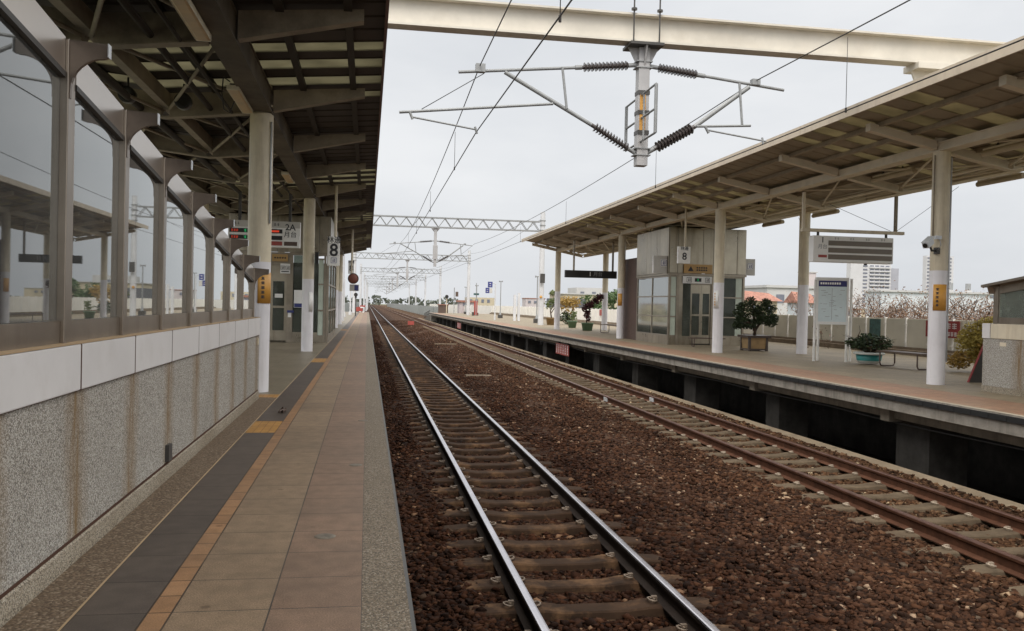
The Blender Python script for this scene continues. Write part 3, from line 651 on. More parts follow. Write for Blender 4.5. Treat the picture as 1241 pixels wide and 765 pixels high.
# ------------------------------------------------------------------ canopies
def canopy(name, label, xv, sgn, ucol, utip, uedge, top, bot, yarms, y0, y1, groups, mat, purl, us_purl, ufas, fas, far_u, zoff=.06):
    """Butterfly canopy about the valley line x = xv. top(u)/bot(u): height of arm top / bottom at distance u from the valley."""
    t = thing(name, label, 'canopy', (xv, y0, top(0)))
    X = lambda u, s: xv + sgn*s*u
    zr = lambda u: top(u) + zoff
    # opaque and translucent bands of corrugated sheet
    bands = []; cuts = sorted([(a, b) for gset in groups for a, b in gset])
    yy = y0
    for a, b in cuts:
        bands.append((yy, a, False)); bands.append((a, b, True)); yy = b
    bands.append((yy, y1, False))
    for a, b, tr in bands:
        if b-a < .02: continue
        n = max(1, int(round((b-a)/.42))); prof = []
        for k in range(n):
            p = a + (b-a)*k/n; q = (b-a)/n
            prof += [(p, 0), (p+q*.80, 0), (p+q*.84, .016), (p+q*.96, .016)]
        prof.append((b, 0))
        g = MB()
        for s, ue in ((1, uedge), (-1, far_u)):
            us = [.0, ue]
            v = []; f = []
            for u in us:
                for (yv, dz) in prof: v.append((X(u, s), yv, zr(u)+dz))
            m = len(prof)
            for i in range(m-1): f.append((i, i+1, m+i+1, m+i))
            # top skin gives the sheet thickness
            v2 = [(a_, b_, c_+.012) for a_, b_, c_ in v]; g.add(v, f); g.add(v2, [tuple(reversed(q)) for q in f])
        g.build('skylight_strip' if tr else 'roof_sheet', (M['skylight'] if name == 'platform_canopy' and sgn > 0 else M['skylightR']) if tr else mat['sheet'], t)
    for s, lst in ((1, us_purl), (-1, us_purl)):
        for u in lst:
            g = MB(); z = top(u); g.box(X(u,s)-.035, X(u,s)+.035, y0+.1, y1-.1, z+.001, z+zoff-.003); g.box(X(u,s)-.04, X(u,s)+.04, y0+.1, y1-.1, z-.02, z); g.build('purlin', purl, t)
    for s, ue in ((1, uedge), (-1, far_u)):
        g = MB(); z = zr(ue); x = X(ue, s); x2 = x + sgn*s*.03
        g.box(min(x, x2), max(x, x2), y0, y1, z-fas[0], z+fas[1]); g.build('fascia', fas[2], t)
        g = MB(); x = X(ucol, s); g.box(x-.13, x+.13, y0+.15, y1-.15, bot(ucol)-.0, bot(ucol)+.02); g.box(x-.115, x+.115, y0+.15, y1-.15, bot(ucol)+.0205, top(ucol)-.021); g.box(x-.13, x+.13, y0+.15, y1-.15, top(ucol)-.0205, top(ucol)-.001)
        g.build('main_girder', mat['girder'], t)
    g = MB(); g.box(xv-.05, xv+.05, y0+.1, y1-.1, bot(0)+.13, top(0)-.002); g.build('valley_gutter', mat['arm'], t)
    for y in yarms:
        for s in (1, -1):
            g = MB()
            ut = utip if s == 1 else min(utip, far_u-.2)
            u0 = ucol + .14
            # tapered cantilever: web with bottom and top flanges
            for (w, b0, b1, t0, t1) in ((.065, bot(u0)+.02, bot(utip)+.02, top(u0)-.006, top(ut)-.006),):
                g.prism([(X(u0,s), b0), (X(ut,s), b1), (X(ut,s), t1), (X(u0,s), t0)], 'y', y-w, y+w)
            for dz0, dz1, fn in ((0, .018, bot), (-.016, -.001, top)):
                g.prism([(X(u0,s), fn(u0)+dz0), (X(ut,s), fn(ut)+dz0), (X(ut,s), fn(ut)+dz1), (X(u0,s), fn(u0)+dz1)], 'y', y-.07, y+.07)
            g.prism([(X(ut,s), bot(ut)), (X(ut+.012,s), bot(ut)), (X(ut+.012,s), top(ut)), (X(ut,s), top(ut))], 'y', y-.072, y+.072)
            g.build('roof_arm', mat['arm'], t)
            g = MB()
            ui = ucol - .14
            g.prism([(X(.0,s), bot(0)), (X(ui,s), bot(ui)), (X(ui,s), bot(ui)+.02), (X(.0,s), bot(0)+.02)], 'y', y-.075, y+.075)
            g.prism([(X(.0515,s), bot(0)+.022), (X(ui,s), bot(ui)+.022), (X(ui,s), top(ui)-.002), (X(.0515,s), top(0)-.002)], 'y', y-.05, y+.05)
            g.build('cross_beam', mat['arm'], t)
    # horizontal wind bracing in the bays beside the columns
    for y, yb in zip(yarms[:-1], yarms[1:]):
        g = MB()
        for s in (1, -1):
            g.tube([(X(.05,s), y+.1, bot(0)+.13), (X(ucol-.05,s), yb-.1, bot(ucol)+.11)], .022, 6)
            g.tube([(X(.05,s), yb-.1, bot(0)+.09), (X(ucol-.05,s), y+.1, bot(ucol)+.06)], .022, 6)
        g.build('wind_brace', mat['arm'], t)
    return t
def strips(yc, ofs): return [(yc+a, yc+b) for a, b in ofs]
OFSL = [(-1.95,-1.6), (-1.27,-.87), (-.47,-.05), (.36,.70)]
armsL = [round(11.87-3.167*k, 3) for k in range(5, 0, -1)] + [11.87+3.16*k for k in range(0, 12)]
topL = lambda u: 3.93 + .0846*(u-1.2)
botL = lambda u: 3.51 + (.108*u if u < 1.2 else .13 + (u-1.2)*.222)
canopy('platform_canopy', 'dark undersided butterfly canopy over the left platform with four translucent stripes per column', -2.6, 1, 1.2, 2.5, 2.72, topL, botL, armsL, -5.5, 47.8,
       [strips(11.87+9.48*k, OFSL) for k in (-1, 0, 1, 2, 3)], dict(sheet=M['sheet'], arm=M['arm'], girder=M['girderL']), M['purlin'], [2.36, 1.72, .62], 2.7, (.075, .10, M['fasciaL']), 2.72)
OFSR = [(-1.75,-1.3), (-.85,-.4), (.05,.5), (.95,1.4), (1.85,2.2)]
armsR = [13.75+3.2*k for k in range(-6, 9)] + [41.9, 44.45]
topR = lambda u: 4.20 + .19*(u-1.44)
botR = lambda u: 3.76 + (.2*u if u < 1.3 else .26 + (u-1.3)*.205)
canopy('platform_canopy', 'beige butterfly canopy over the right platform with a pale fascia', 11.05, -1, 1.3, 2.69, 3.19, topR, botR, armsR, -6.5, 44.75,
       [strips(y, OFSR) for y in (4.1, 13.75, 23.35, 32.95)], dict(sheet=M['sheetR'], arm=M['armR'], girder=M['armR']), M['purlinR'], [2.5, 1.9, .65], 3.1, (.12, .045, M['fasciaR']), 3.4)
# service pipes under the left canopy
g = MB()
for x, z, r in ((-2.05, 3.66, .035), (-1.78, 3.62, .02), (-2.9, 3.62, .045)): g.tube([(x, -5, z), (x, 30, z)], r, 8)
tag(g.build('service_pipe', M['purlin'], None, (-2.1, 10, 3.6)), 'dark service pipes running along under the left canopy', 'pipe')
# end sign boxes on canopy
# lamps (unlit fluorescent fittings)
def lampbox(x, y0, y1, z, label):
    t = thing('ceiling_lamp', label, 'lamp', (x, (y0+y1)/2, z), 'unlit strip lamps under the left canopy')
    g = MB(); g.prism([(x-.06,z+.045),(x-.065,z+.01),(x-.045,z),(x+.045,z),(x+.065,z+.01),(x+.06,z+.045)], 'y', y0, y1); g.build('lamp_cover', M['lamp'], t)
    g = MB(); g.box(x-.07, x-.066, y0-.004, y1+.004, z+.005, z+.06); g.box(x+.066, x+.07, y0-.004, y1+.004, z+.005, z+.06); g.box(x-.065, x+.065, y0-.02, y0-.001, z, z+.055); g.box(x-.065, x+.065, y1+.001, y1+.02, z, z+.055); g.build('lamp_trim', M['lampedge'], t)
    g = MB(); g.box(x-.05, x+.05, y0+.1, y1-.1, z+.046, z+.10); g.build('lamp_body', M['dark'], t)
lampbox(-1.53, 6.6, 8.4, 3.565, 'brownish strip lamp nearest the viewer under the left canopy')
lampbox(-1.57, 10.45, 11.7, 3.60, 'strip lamp hung just before the first left column')
for k, y in enumerate((17.2, 26.8, 33.)): lampbox(-1.6, y, y+1.2, 3.6, 'strip lamp farther down the left canopy, number %s from the first column' % ('one', 'two', 'three')[k])
g = MB(); g.tube([(-1.62, 10.55, 3.72), (-1.70, 10.6, 3.78), (-1.73, 10.7, 3.62), (-1.72, 10.8, 3.45), (-1.66, 10.85, 3.42), (-1.60, 10.8, 3.55)], .008, 5)
tag(g.build('loose_cable', M['black'], None, (-1.66, 10.7, 3.6)), 'black cable loop dangling beside the strip lamp by the first left column', 'cable')
for x, y, z, lab in ((-2.93, 11.3, 3.66, 'left one of two round black loudspeakers under the left canopy'), (-2.28, 11.3, 3.62, 'right one of two round black loudspeakers under the left canopy')):
    t = thing('loudspeaker', lab, 'loudspeaker', (x, y, z), 'round loudspeakers')
    g = MB(); g.lathe([(0,-.03),(.05,-.04),(.095,-.06),(.10,-.05),(.10,.06),(.05,.10),(0,.10)], (x,y,z), 18, 'y'); g.build('horn', M['black'], t)
    g = MB(); g.tube([(x, y+.03, z+.08), (x, y+.03, z+.22)], .012, 6); g.build('bracket', M['dark'], t)

def tubelamp(x, y0, y1, z, label, drop=.12):
    t = thing('tube_lamp', label, 'lamp', (x, (y0+y1)/2, z), 'unlit tube lamps under the right canopy')
    g = MB(); g.cyl((x,y0,z), (x,y1,z), .055, n=14); g.build('lamp_tube', M['lampR'], t)
    g = MB(); g.box(x-.05, x+.05, y0+.05, y1-.05, z+.045, z+.075); g.build('reflector', M['lampedge'], t)
    for y in (y0+.28*(y1-y0), y0+.75*(y1-y0)):
        g = MB(); g.cyl((x,y,z+.076), (x,y,z+.076+drop), .014, n=6); g.cyl((x,y,z+.05), (x,y,z+.10), .03, n=8); g.build('hanger', M['dark'], t)
for k, (y0, y1) in enumerate(((15.75,17.1), (22.8,24.2), (26.1,27.5), (12.8,14.1))):
    tubelamp(13.0, y0, y1, 4.05, ('tube lamp at the rear eave behind the camera column', 'tube lamp at the rear eave left of the display board', 'tube lamp at the rear eave right of the lift', 'tube lamp at the rear eave at the right picture edge')[k])
for k, (y0, y1) in enumerate(((12.1,13.5), (15.4,16.8), (21.9,23.0), (28.6,29.8))):
    tubelamp(10.35, y0, y1, 3.98, ('inner tube lamp right of the camera column', 'inner tube lamp left of the camera column', 'inner tube lamp by the lift front column', 'inner tube lamp above the right lift')[k])

# ------------------------------------------------------------------ overhead girder, catenary
YB = 12.82
t = thing('overhead_girder', 'cream steel girder spanning the tracks from canopy to canopy', 'girder', (4.0, YB, 5.25))
g = MB(); g.box(-1.2, 10.6, YB-.01, YB+.01, 5.235, 5.60); g.build('web', M['beam'], t)
g = MB(); g.box(-1.2, 10.6, YB-.13, YB+.13, 5.20, 5.234); g.build('bottom_flange', M['beam'], t)
g = MB(); g.box(-1.2, 10.6, YB-.13, YB+.13, 5.601, 5.63); g.build('top_flange', M['beam'], t)
for x in (8.7, -1.0):
    g = MB(); g.box(x-.2, x+1.2, YB-.2, YB+.2, 5.10, 5.199); g.prism([(x, 4.62), (x+1.0, 4.62), (x+1.2, 5.10), (x-.2, 5.10)], 'y', YB-.02, YB+.02)
    g.box(x+.05, x+.95, YB-.16, YB+.16, 4.5, 4.63); g.build('bearing_bracket', M['beam'], t)
    for q in (x+.25, x+.75):
        g = MB(); g.box(q-.015, q+.015, YB-.15, YB-.021, 4.64, 5.099); g.build('stiffener', M['beam'], t)

def octo(mb, x, y, z0, z1, r0, r1): mb.cyl((x,y,z0), (x,y,z1), r0, r1, n=8)
def insulator(mb, p0, p1, r=.062, k=11):
    p0, p1 = Vector(p0), Vector(p1); d = p1-p0
    prev = p0
    mb.cyl(p0, p1, r*.42, n=8)
    for i in range(k):
        a = p0 + d*(.10+.80*i/(k-1)); b = a + d*.035
        mb.cyl(a, b, r, r*.72, n=12)
def cantilever_pair(y, dz, group):
    t = thing('catenary_cantilever', 'cantilever bracket over the left track hung from the near grey post', 'catenary bracket', (3.9, y, 3.6+dz), group)
    g = MB(); g.cyl((1.25,y,4.605+dz), (3.06,y,4.79+dz), .024, n=8); g.build('top_tube', M['grey'], t)
    g = MB(); insulator(g, (3.06,y,4.79+dz), (3.86,y,4.875+dz), .072, 12); g.build('insulator', M['insul'], t)
    g = MB(); g.cyl((3.0,y,4.785+dz), (3.1,y,4.795+dz), .036, n=8); g.build('end_fitting', M['grey'], t); g = MB(); g.cyl((3.82,y,4.871+dz), (3.94,y,4.885+dz), .034, n=8); g.build('end_fitting', M['grey'], t)
    g = MB(); g.cyl((1.93,y-.03,4.64+dz), (3.26,y-.03,3.94+dz), .032, n=8); g.build('strut', M['grey'], t)
    g = MB(); insulator(g, (3.26,y-.03,3.94+dz), (3.86,y-.03,3.60+dz), .075, 12); g.build('insulator', M['insul'], t)
    g = MB(); g.cyl((3.83,y-.03,3.617+dz), (3.95,y-.02,3.555+dz), .034, n=8); g.build('end_fitting', M['grey'], t)
    g = MB(); g.cyl((2.79,y-.06,4.76+dz), (2.87,y-.06,4.15+dz), .02, n=8); g.build('stay_tube', M['grey'], t)
    g = MB(); g.cyl((.40,y-.06,3.955+dz), (2.66,y-.06,4.21+dz), .021, n=8); g.build('registration_tube', M['grey'], t)
    g = MB(); g.cyl((.59,y-.09,3.89+dz), (1.52,y-.09,3.76+dz), .014, n=6); g.cyl((.55,y-.09,3.96+dz), (.59,y-.09,3.86+dz), .02, n=6); g.cyl((1.5,y-.09,3.80+dz), (1.53,y-.09,3.70+dz), .018, n=6); g.build('steady_arm', M['grey'], t)
    g = MB(); g.tube([(1.62,y-.02,4.60+dz), (.72,y-.05,4.02+dz)], .006, 5); g.build('drop_wire', M['wire'], t)
    g = MB(); g.box(1.5,1.64,y-.05,y+.05,4.62+dz,4.74+dz); g.build('wire_clamp', M['grey'], t)
    u = thing('catenary_cantilever', 'cantilever bracket over the right track hung from the near grey post', 'catenary bracket', (4.2, y, 3.6+dz), group)
    g = MB(); g.cyl((4.98,y,4.795+dz), (6.34,y,4.655+dz), .024, n=8); g.build('top_tube', M['grey'], u)
    g = MB(); insulator(g, (4.24,y,4.872+dz), (4.95,y,4.798+dz), .072, 12); g.build('insulator', M['insul'], u)
    g = MB(); g.cyl((4.12,y,4.885+dz), (4.28,y,4.868+dz), .034, n=8); g.build('end_fitting', M['grey'], u); g = MB(); g.cyl((4.90,y,4.803+dz), (5.04,y,4.79+dz), .036, n=8); g.build('end_fitting', M['grey'], u)
    g = MB(); g.cyl((4.88,y-.03,4.0+dz), (5.75,y-.03,4.66+dz), .036, n=8); g.build('strut', M['grey'], u)
    g = MB(); insulator(g, (4.24,y-.03,3.625+dz), (4.88,y-.03,4.0+dz), .085, 12); g.build('insulator', M['insul'], u)
    g = MB(); g.cyl((4.12,y-.02,3.555+dz), (4.27,y-.03,3.645+dz), .036, n=8); g.build('end_fitting', M['grey'], u)
    g = MB(); g.cyl((5.58,y-.06,4.70+dz), (5.64,y-.06,4.07+dz), .02, n=8); g.build('stay_tube', M['grey'], u)
    g = MB(); g.cyl((4.91,y-.06,4.0+dz), (5.78,y-.06,4.06+dz), .02, n=8); g.build('registration_tube', M['grey'], u)
    g = MB(); g.cyl((5.09,y-.09,3.945+dz), (6.03,y-.09,3.825+dz), .014, n=6); g.cyl((5.03,y-.09,4.0+dz), (5.09,y-.09,3.90+dz), .02, n=6); g.cyl((5.96,y-.09,3.88+dz), (5.98,y-.09,3.78+dz), .016, n=6); g.build('steady_arm', M['grey'], u)
    g = MB(); g.box(5.8,5.93,y-.05,y+.05,4.70+dz,4.79+dz); g.build('wire_clamp', M['grey'], u)
    return t, u
ca, cb = cantilever_pair(YB, 0, 'catenary brackets')
t = thing('catenary_post', 'grey hanging post with an empty plate frame and yellow band, bolted under the cream girder', 'catenary post', (4.06, YB, 5.2))
x = 4.05
g = MB(); g.box(x-.085, x+.085, YB-.085, YB+.085, 3.36, 5.14); g.build('shaft', M['post'], t, bevel=.008)
g = MB(); g.box(x-.26, x+.26, YB-.22, YB+.22, 5.145, 5.185); g.build('top_plate', M['dark'], t)
for s in (-1, 1):
    g = MB(); g.prism([(x+s*.085, 5.144), (x+s*.235, 5.144), (x+s*.085, 4.86)], 'y', YB-.012, YB+.012); g.build('gusset', M['post'], t)
g = MB(); g.prism([(YB-.085, 5.144), (YB-.2, 5.144), (YB-.085, 4.86)], 'x', x-.012, x+.012); g.build('gusset', M['post'], t)
for z in (4.93, 4.84, 3.62, 3.52):
    g = MB(); g.box(x-.125, x+.125, YB-.1, YB+.1, z-.008, z+.008); g.build('clamp_plate', M['grey'], t)
g = MB(); g.box(x-.06, x+.03, YB-.092, YB-.0855, 3.88, 4.44); g.build('yellow_band', M['orange'], t)
for z in (4.46, 4.16, 3.86):
    g = MB(); g.box(x-.09, x+.09, YB-.10, YB+.09, z-.03, z+.03); g.build('strap', M['dark'], t)
# plate frame: parallel to the track, so it is seen edge-on from the platform
g = MB()
def bar(a, b, r): 
    a, b = Vector(a), Vector(b); g.cyl(a, b, r, n=4)
fy0, fy1, fx = YB-.98, YB+.98, x
A = (4.03, YB+.74); B = (4.01, YB-.78)
P = lambda q, z: (A[0]+(B[0]-A[0])*q, A[1]+(B[1]-A[1])*q, z)
for q in (0, 1): bar(P(q, 3.72), P(q, 4.42), .026)
for z in (3.72, 4.07, 4.42): bar(P(0, z), P(1, z), .02)
for q in (.62,): bar(P(q, 3.72), P(q, 4.42), .016)
g.build('plate_frame', M['grey'], t)
for dx in (-.2, .2):
    g = MB(); g.cyl((x+dx, YB-.15, 5.15), (x+dx, YB-.15, 5.85), .012, n=6); g.cyl((x+dx, YB-.15, 5.66), (x+dx, YB-.15, 5.69), .045, n=8); g.build('tie_rod', M['dark'], t)

GY = [53.7, 95, 137, 179, 221, 263]
ordn = ['nearest', 'second nearest', 'third', 'fourth', 'fifth', 'farthest']
# gantry prototype
def gantry(y, dx=0.):
    t = thing('catenary_gantry', ordn[0] + ' lattice gantry on white concrete masts beyond the canopies', 'gantry', (4.0, y, -1.2), 'lattice catenary gantries')
    for xm in (10.72, -1.55):
        g = MB(); octo(g, xm, y, -1.2, 7.05, .185, .15); g.build('mast', M['pole'], t)
        for z in (6.5, 6.2, 5.9, 5.6):
            g = MB(); g.cyl((xm,y,z), (xm,y,z+.05), .19, n=8); g.build('mast_clamp', M['grey'], t)
    g = MB()
    for z in (5.86, 6.44):
        for yy in (y-.16, y+.16): g.box(-1.4, 10.55, yy-.035, yy+.035, z-.035, z+.035)
    g.build('chord', M['grey'], t)
    g = MB(); n = 15
    for k in range(n):
        xa = -1.3 + 11.8*k/n; xb = -1.3 + 11.8*(k+.5)/n; xc = -1.3 + 11.8*(k+1)/n
        for yy in (y-.16, y+.16):
            g.cyl((xa,yy,5.88), (xb,yy,6.42), .022, n=4, caps=False); g.cyl((xb,yy,6.42), (xc,yy,5.88), .022, n=4, caps=False)
    g.build('lattice', M['grey'], t)
    g = MB(); g.box(3.95, 4.12, y-.085, y+.085, 3.46, 5.82); g.prism([(3.75,5.825),(4.32,5.825),(4.15,5.6),(3.92,5.6)], 'y', y-.02, y+.02); g.build('drop_post', M['post'], t)
    g = MB(); g.box(3.89, 4.18, y-.12, y-.09, 3.9, 4.75); g.build('post_plate', M['post'], t)
    return t
G0 = gantry(GY[0])
curve = [0, .15, .5, .9, 1.3, 1.6]
for k in range(1, 6):
    c = copy_tree(G0); c.location.y = GY[k]; c.location.x += curve[k]; c['label'] = ordn[k] + ' lattice gantry of the row receding along the tracks'
for k in range(0, 6):
    for src, side in ((ca, 'left'), (cb, 'right')):
        c = copy_tree(src); c.location.y = GY[k]; c.location.z += .15; c.location.x += curve[k] if k else 0
        c['label'] = 'cantilever bracket over the %s track, hung from the %s gantry' % (side, ordn[k])
# mast furniture on the nearest gantry
g = MB(); g.box(10.57, 10.87, 53.35, 53.4, 2.62, 3.2); tag(g.build('mast_sign', M['dark'], None, (10.72, 53.4, 2.9)), 'dark grey plate sign on the nearest white mast behind the right canopy', 'sign')
g = MB(); g.lathe([(0,-.01),(.085,-.01),(.085,.0)], (10.66, 53.48, 1.75), 14, 'y'); tag(g.build('mast_marker', M['orange'], None, (10.66, 53.5, 1.75)), 'orange round marker on the nearest white mast', 'marker')

def wire(name, pts, r, label, cat='wire', grp='catenary wires', sub=6):
    P = []
    for (a, b) in zip(pts[:-1], pts[1:]):
        L_ = b[1]-a[1]
        n = max(1, int(L_/2.5)) if sub else 1
        for i in range(n):
            q = i/n; sag = a[3] if len(a) > 3 else 0
            P.append((a[0]+(b[0]-a[0])*q, a[1]+(b[1]-a[1])*q, a[2]+(b[2]-a[2])*q - 4*sag*q*(1-q)))
    P.append(pts[-1][:3])
    g = MB(); g.tube(P, r, 5); return tag(g.build(name, M['wire'], None, P[0]), label, cat, grp)
wire('contact_wire', [(1.72,0,3.74), (1.53,12.82,3.74), (1.95,53.7,3.9), (1.6,95,3.9), (2.1,137,3.9), (2.0,179,3.9), (2.6,263,3.9)], .0085, 'contact wire over the left track, lower one of its pair')
wire('messenger_wire', [(1.68,-28,4.95,.0), (1.56,12.82,4.71,.42), (1.97,53.7,4.91,.45), (1.7,95,4.91,.4), (2.2,137,4.91,.4), (2.1,179,4.9,.4), (2.6,263,4.9)], .0085, 'messenger wire over the left track, upper sagging one of its pair')
wire('contact_wire', [(5.9,0,3.78), (5.98,12.82,3.78), (6.4,53.7,3.9), (6.2,95,3.9), (6.6,137,3.9), (6.8,179,3.9), (7.3,263,3.9)], .0085, 'contact wire over the right track, running along the canopy fascia')
wire('messenger_wire', [(6.45,-28,5.2,.25), (5.87,12.82,4.77,.3), (6.45,53.7,4.93,.45), (6.2,95,4.9,.4), (6.6,137,4.9,.4), (6.8,179,4.9,.4), (7.3,263,4.9)], .0085, 'messenger wire over the right track, crossing in front of the cream girder')
wire('feeder_wire', [(10.72,53.7,6.7,.5), (10.9,95,6.7,.5), (11.2,137,6.7,.5), (11.6,179,6.7)], .009, 'feeder wire strung past the mast tops above the right platform')
def mess1(y): 
    q = (y-12.82)/40.88; return 4.71+.2*q-4*.42*q*(1-q) if q >= 0 else 4.71+(.24/40.8)*(12.82-y)
drops = []
for x, y, zt, zb, side in ((1.63,7.6,4.70,3.74,'left'), (1.57,16.5,4.45,3.75,'left'), (1.68,24.5,4.33,3.78,'left'), (1.77,33,4.34,3.82,'left'), (1.87,42.,4.55,3.86,'left'), (5.97,10.35,4.72,3.78,'right'), (6.03,18,4.62,3.80,'right'), (6.13,27.,4.52,3.83,'right'), (6.25,36.,4.5,3.86,'right')):
    g = MB(); g.tube([(x,y,zt), (x,y,zb)], .0045, 4); g.cyl((x,y,zb-.02), (x,y,zb+.04), .014, n=6)
    tag(g.build('dropper', M['wire'], None, (x,y,zb)), 'thin dropper between the wires over the %s track, %d m ahead' % (side, y), 'dropper', 'catenary droppers')

# ------------------------------------------------------------------ lifts
def lift(label, x0, x1, y0, y1, ztop, zband, track, front, rows, side_cols=2):
    """x0..x1, y0..y1 footprint; track = +1/-1 the x side that faces the tracks; front: list (x_a, x_b, kind) along the face towards the viewer."""
    t = thing('lift_shaft', label, 'lift', ((x0+x1)/2, (y0+y1)/2, 0))
    xs_ = x1 if track > 0 else x0
    # core walls so that the shaft is not see-through everywhere
    g = MB(); g.box(x0+.3, x1-.3, y1-.12, y1-.1, .05, zband); g.build('rear_wall', M['liftframe'], t)
    g = MB(); g.box(x0+.02, x1-.02, y0+.02, y1-.02, ztop-.06, ztop-.02); g.box(x0+.06, x1-.06, y0+.06, y1-.06, .02, .05); g.build('slab', M['dark'], t)
    # upper steel panels
    nb = 4; w = (x1-x0)/nb
    cutsx = [x0, x0+.42*w, x0+1.75*w, x0+2.3*w, x0+3.55*w, x1] if track < 0 else [x0, x0+.8*w, x0+1.9*w, x0+3.0*w, x1-.42*w, x1]
    for a, b in zip(cutsx[:-1], cutsx[1:]):
        g = MB(); g.box(a+.006, b-.006, y0-.012, y0+.02, zband+.05, ztop); g.build('upper_panel', M['liftsteel'], t, bevel=.005)
    ncy = 3
    for k in range(ncy):
        a = y0 + (y1-y0)*k/ncy; b = y0 + (y1-y0)*(k+1)/ncy
        for xx in (x0, x1):
            o_ = .012 if xx == x1 else -.012
            g = MB(); g.box(min(xx, xx+o_*2.6), max(xx, xx+o_*2.6), a+.022 if k == 0 else a+.006, b-.006, zband+.05, ztop); g.build('upper_panel', M['liftsteel'], t, bevel=.005)
    g = MB(); g.box(x0+.03, x1-.03, y0+.022, y0+.03, zband+.05, ztop-.07); g.box(x0+.022, x0+.03, y0+.03, y1, zband+.05, ztop-.07); g.box(x1-.03, x1-.022, y0+.03, y1, zband+.05, ztop-.07); g.build('backing', M['dark'], t)
    # band and base
    g = MB()
    g.box(x0-.04, x1+.04, y0-.04, y0+.05, zband-.03, zband+.04); g.box(x0-.04, x0+.05, y0+.051, y1, zband-.03, zband+.04); g.box(x1-.05, x1+.04, y0+.051, y1, zband-.03, zband+.04)
    g.build('band', M['liftframe'], t)
    # corner posts
    for xx in (x0, x1-.07):
        for yy in (y0, y1-.07):
            g = MB(); g.box(xx, xx+.07, yy, yy+.07, 0, zband-.031); g.build('corner_post', M['liftframe'], t)
    # glazed sides
    for xx in (x0, x1):
        sx = 1 if xx == x1 else -1
        g = MB(); g.box(min(xx, xx-sx*.05), max(xx, xx-sx*.05), y0+.071, y1-.071, 0, rows[0]); g.build('base_panel', M['liftsteel'], t)
        ys = [y0+.07 + (y1-y0-.14)*k/side_cols for k in range(side_cols+1)]
        for a, b in zip(ys[:-1], ys[1:]):
            for c, d in zip(rows[:-1], rows[1:]):
                g = MB(); g.box(xx-sx*.032, xx-sx*.024, a+.022, b-.022, c+.022, d-.022); g.build('glass_pane', M['liftglass'], t)
        g = MB()
        for a in ys[1:-1]: g.box(min(xx, xx-sx*.05), max(xx, xx-sx*.05), a-.022, a+.022, rows[0]+.022, rows[-1]-.022)
        for c in rows: g.box(min(xx+sx*.004, xx-sx*.055), max(xx+sx*.004, xx-sx*.055), y0+.071, y1-.071, c-.022, c+.022)
        g.build('side_frame', M['liftframe'], t)
    # front face
    for a, b, kind in front:
        if kind == 'post':
            g = MB(); g.box(a, b, y0, y0+.06, 0, zband-.031); g.build('front_post', M['liftframe'], t)
        elif kind == 'wall':
            g = MB(); g.box(a, b, y0+.015, y0+.05, 0, zband-.031); g.build('front_wall', M['liftsteel'], t)
        elif kind in ('pale', 'glass'):
            g = MB(); g.box(a, b, y0+.01, y0+.05, 0, rows[0]-.022); g.build('base_panel', M['liftsteel'], t)
            for c, d in zip(rows[:-1], rows[1:]):
                g = MB(); g.box(a+.01, b-.01, y0+.02, y0+.028, c+.022, d-.022); g.build('glass_pane', M['liftpale'] if kind == 'pale' else M['liftglass'], t)
            g = MB()
            for c in rows: g.box(a, b, y0-.002, y0+.05, c-.02, c+.02)
            g.build('front_rail', M['liftframe'], t)
        elif kind == 'tallglass':
            g = MB(); g.box(a+.01, b-.01, y0+.03, y0+.038, .3, zband-.032); g.build('glass_pane', M['liftglass'], t)
            g = MB(); g.box(a, b, y0+.02, y0+.05, 0, .3); g.build('base_panel', M['liftsteel'], t)
        elif kind == 'door':
            g = MB(); z1 = zband-.33
            m_ = (a+b)/2
            wa, wb = a+(b-a)*.15, b-(b-a)*.15
            g.box(a+.004, wa, y0+.06, y0+.09, .01, z1); g.box(wb, b-.004, y0+.06, y0+.09, .01, z1); g.box(wa, wb, y0+.06, y0+.09, .01, .34); g.box(wa, wb, y0+.06, y0+.09, 1.74, z1); g.box(wa, wb, y0+.06, y0+.09, .98, 1.04)
            d = g.build('door', M['liftsteel'], t)
            g = MB(); g.box(wa+.002, wb-.002, y0+.072, y0+.08, .342, .978); g.box(wa+.002, wb-.002, y0+.072, y0+.08, 1.042, 1.738); g.build('door_window', M['liftglass'], d)
            g = MB(); g.box(a, b, y0+.02, y0+.1, z1+.002, zband-.031); g.build('door_header', M['liftframe'], t)
    return t
rowsR = [.31, .95, 1.62, 2.30]
liftR = lift('steel and glass lift shaft with closed doors on the right platform', 9.93, 12.62, 28.0, 31.5, 3.93, 2.36, -1,
    [(10.001,10.20,'pale'), (10.20,10.30,'post'), (10.30,10.43,'wall'), (10.43,10.72,'tallglass'), (10.72,11.10,'door'), (11.10,11.44,'door'), (11.44,11.56,'post'), (11.56,11.86,'wall'), (11.86,12.30,'glass'), (12.30,12.54,'pale')], rowsR)
liftL = lift('steel lift shaft with dark glazing behind the second left column', -3.85, -1.10, 25.6, 31.6, 3.62, 2.52, 1,
    [(-1.24,-1.18,'post'), (-1.40,-1.24,'pale'), (-1.77,-1.40,'tallglass'), (-2.10,-1.77,'tallglass'), (-2.27,-2.10,'post'), (-2.72,-2.27,'door'), (-3.15,-2.72,'door'), (-3.77,-3.15,'wall')], [.20, .93, 1.68, 2.40], 3)
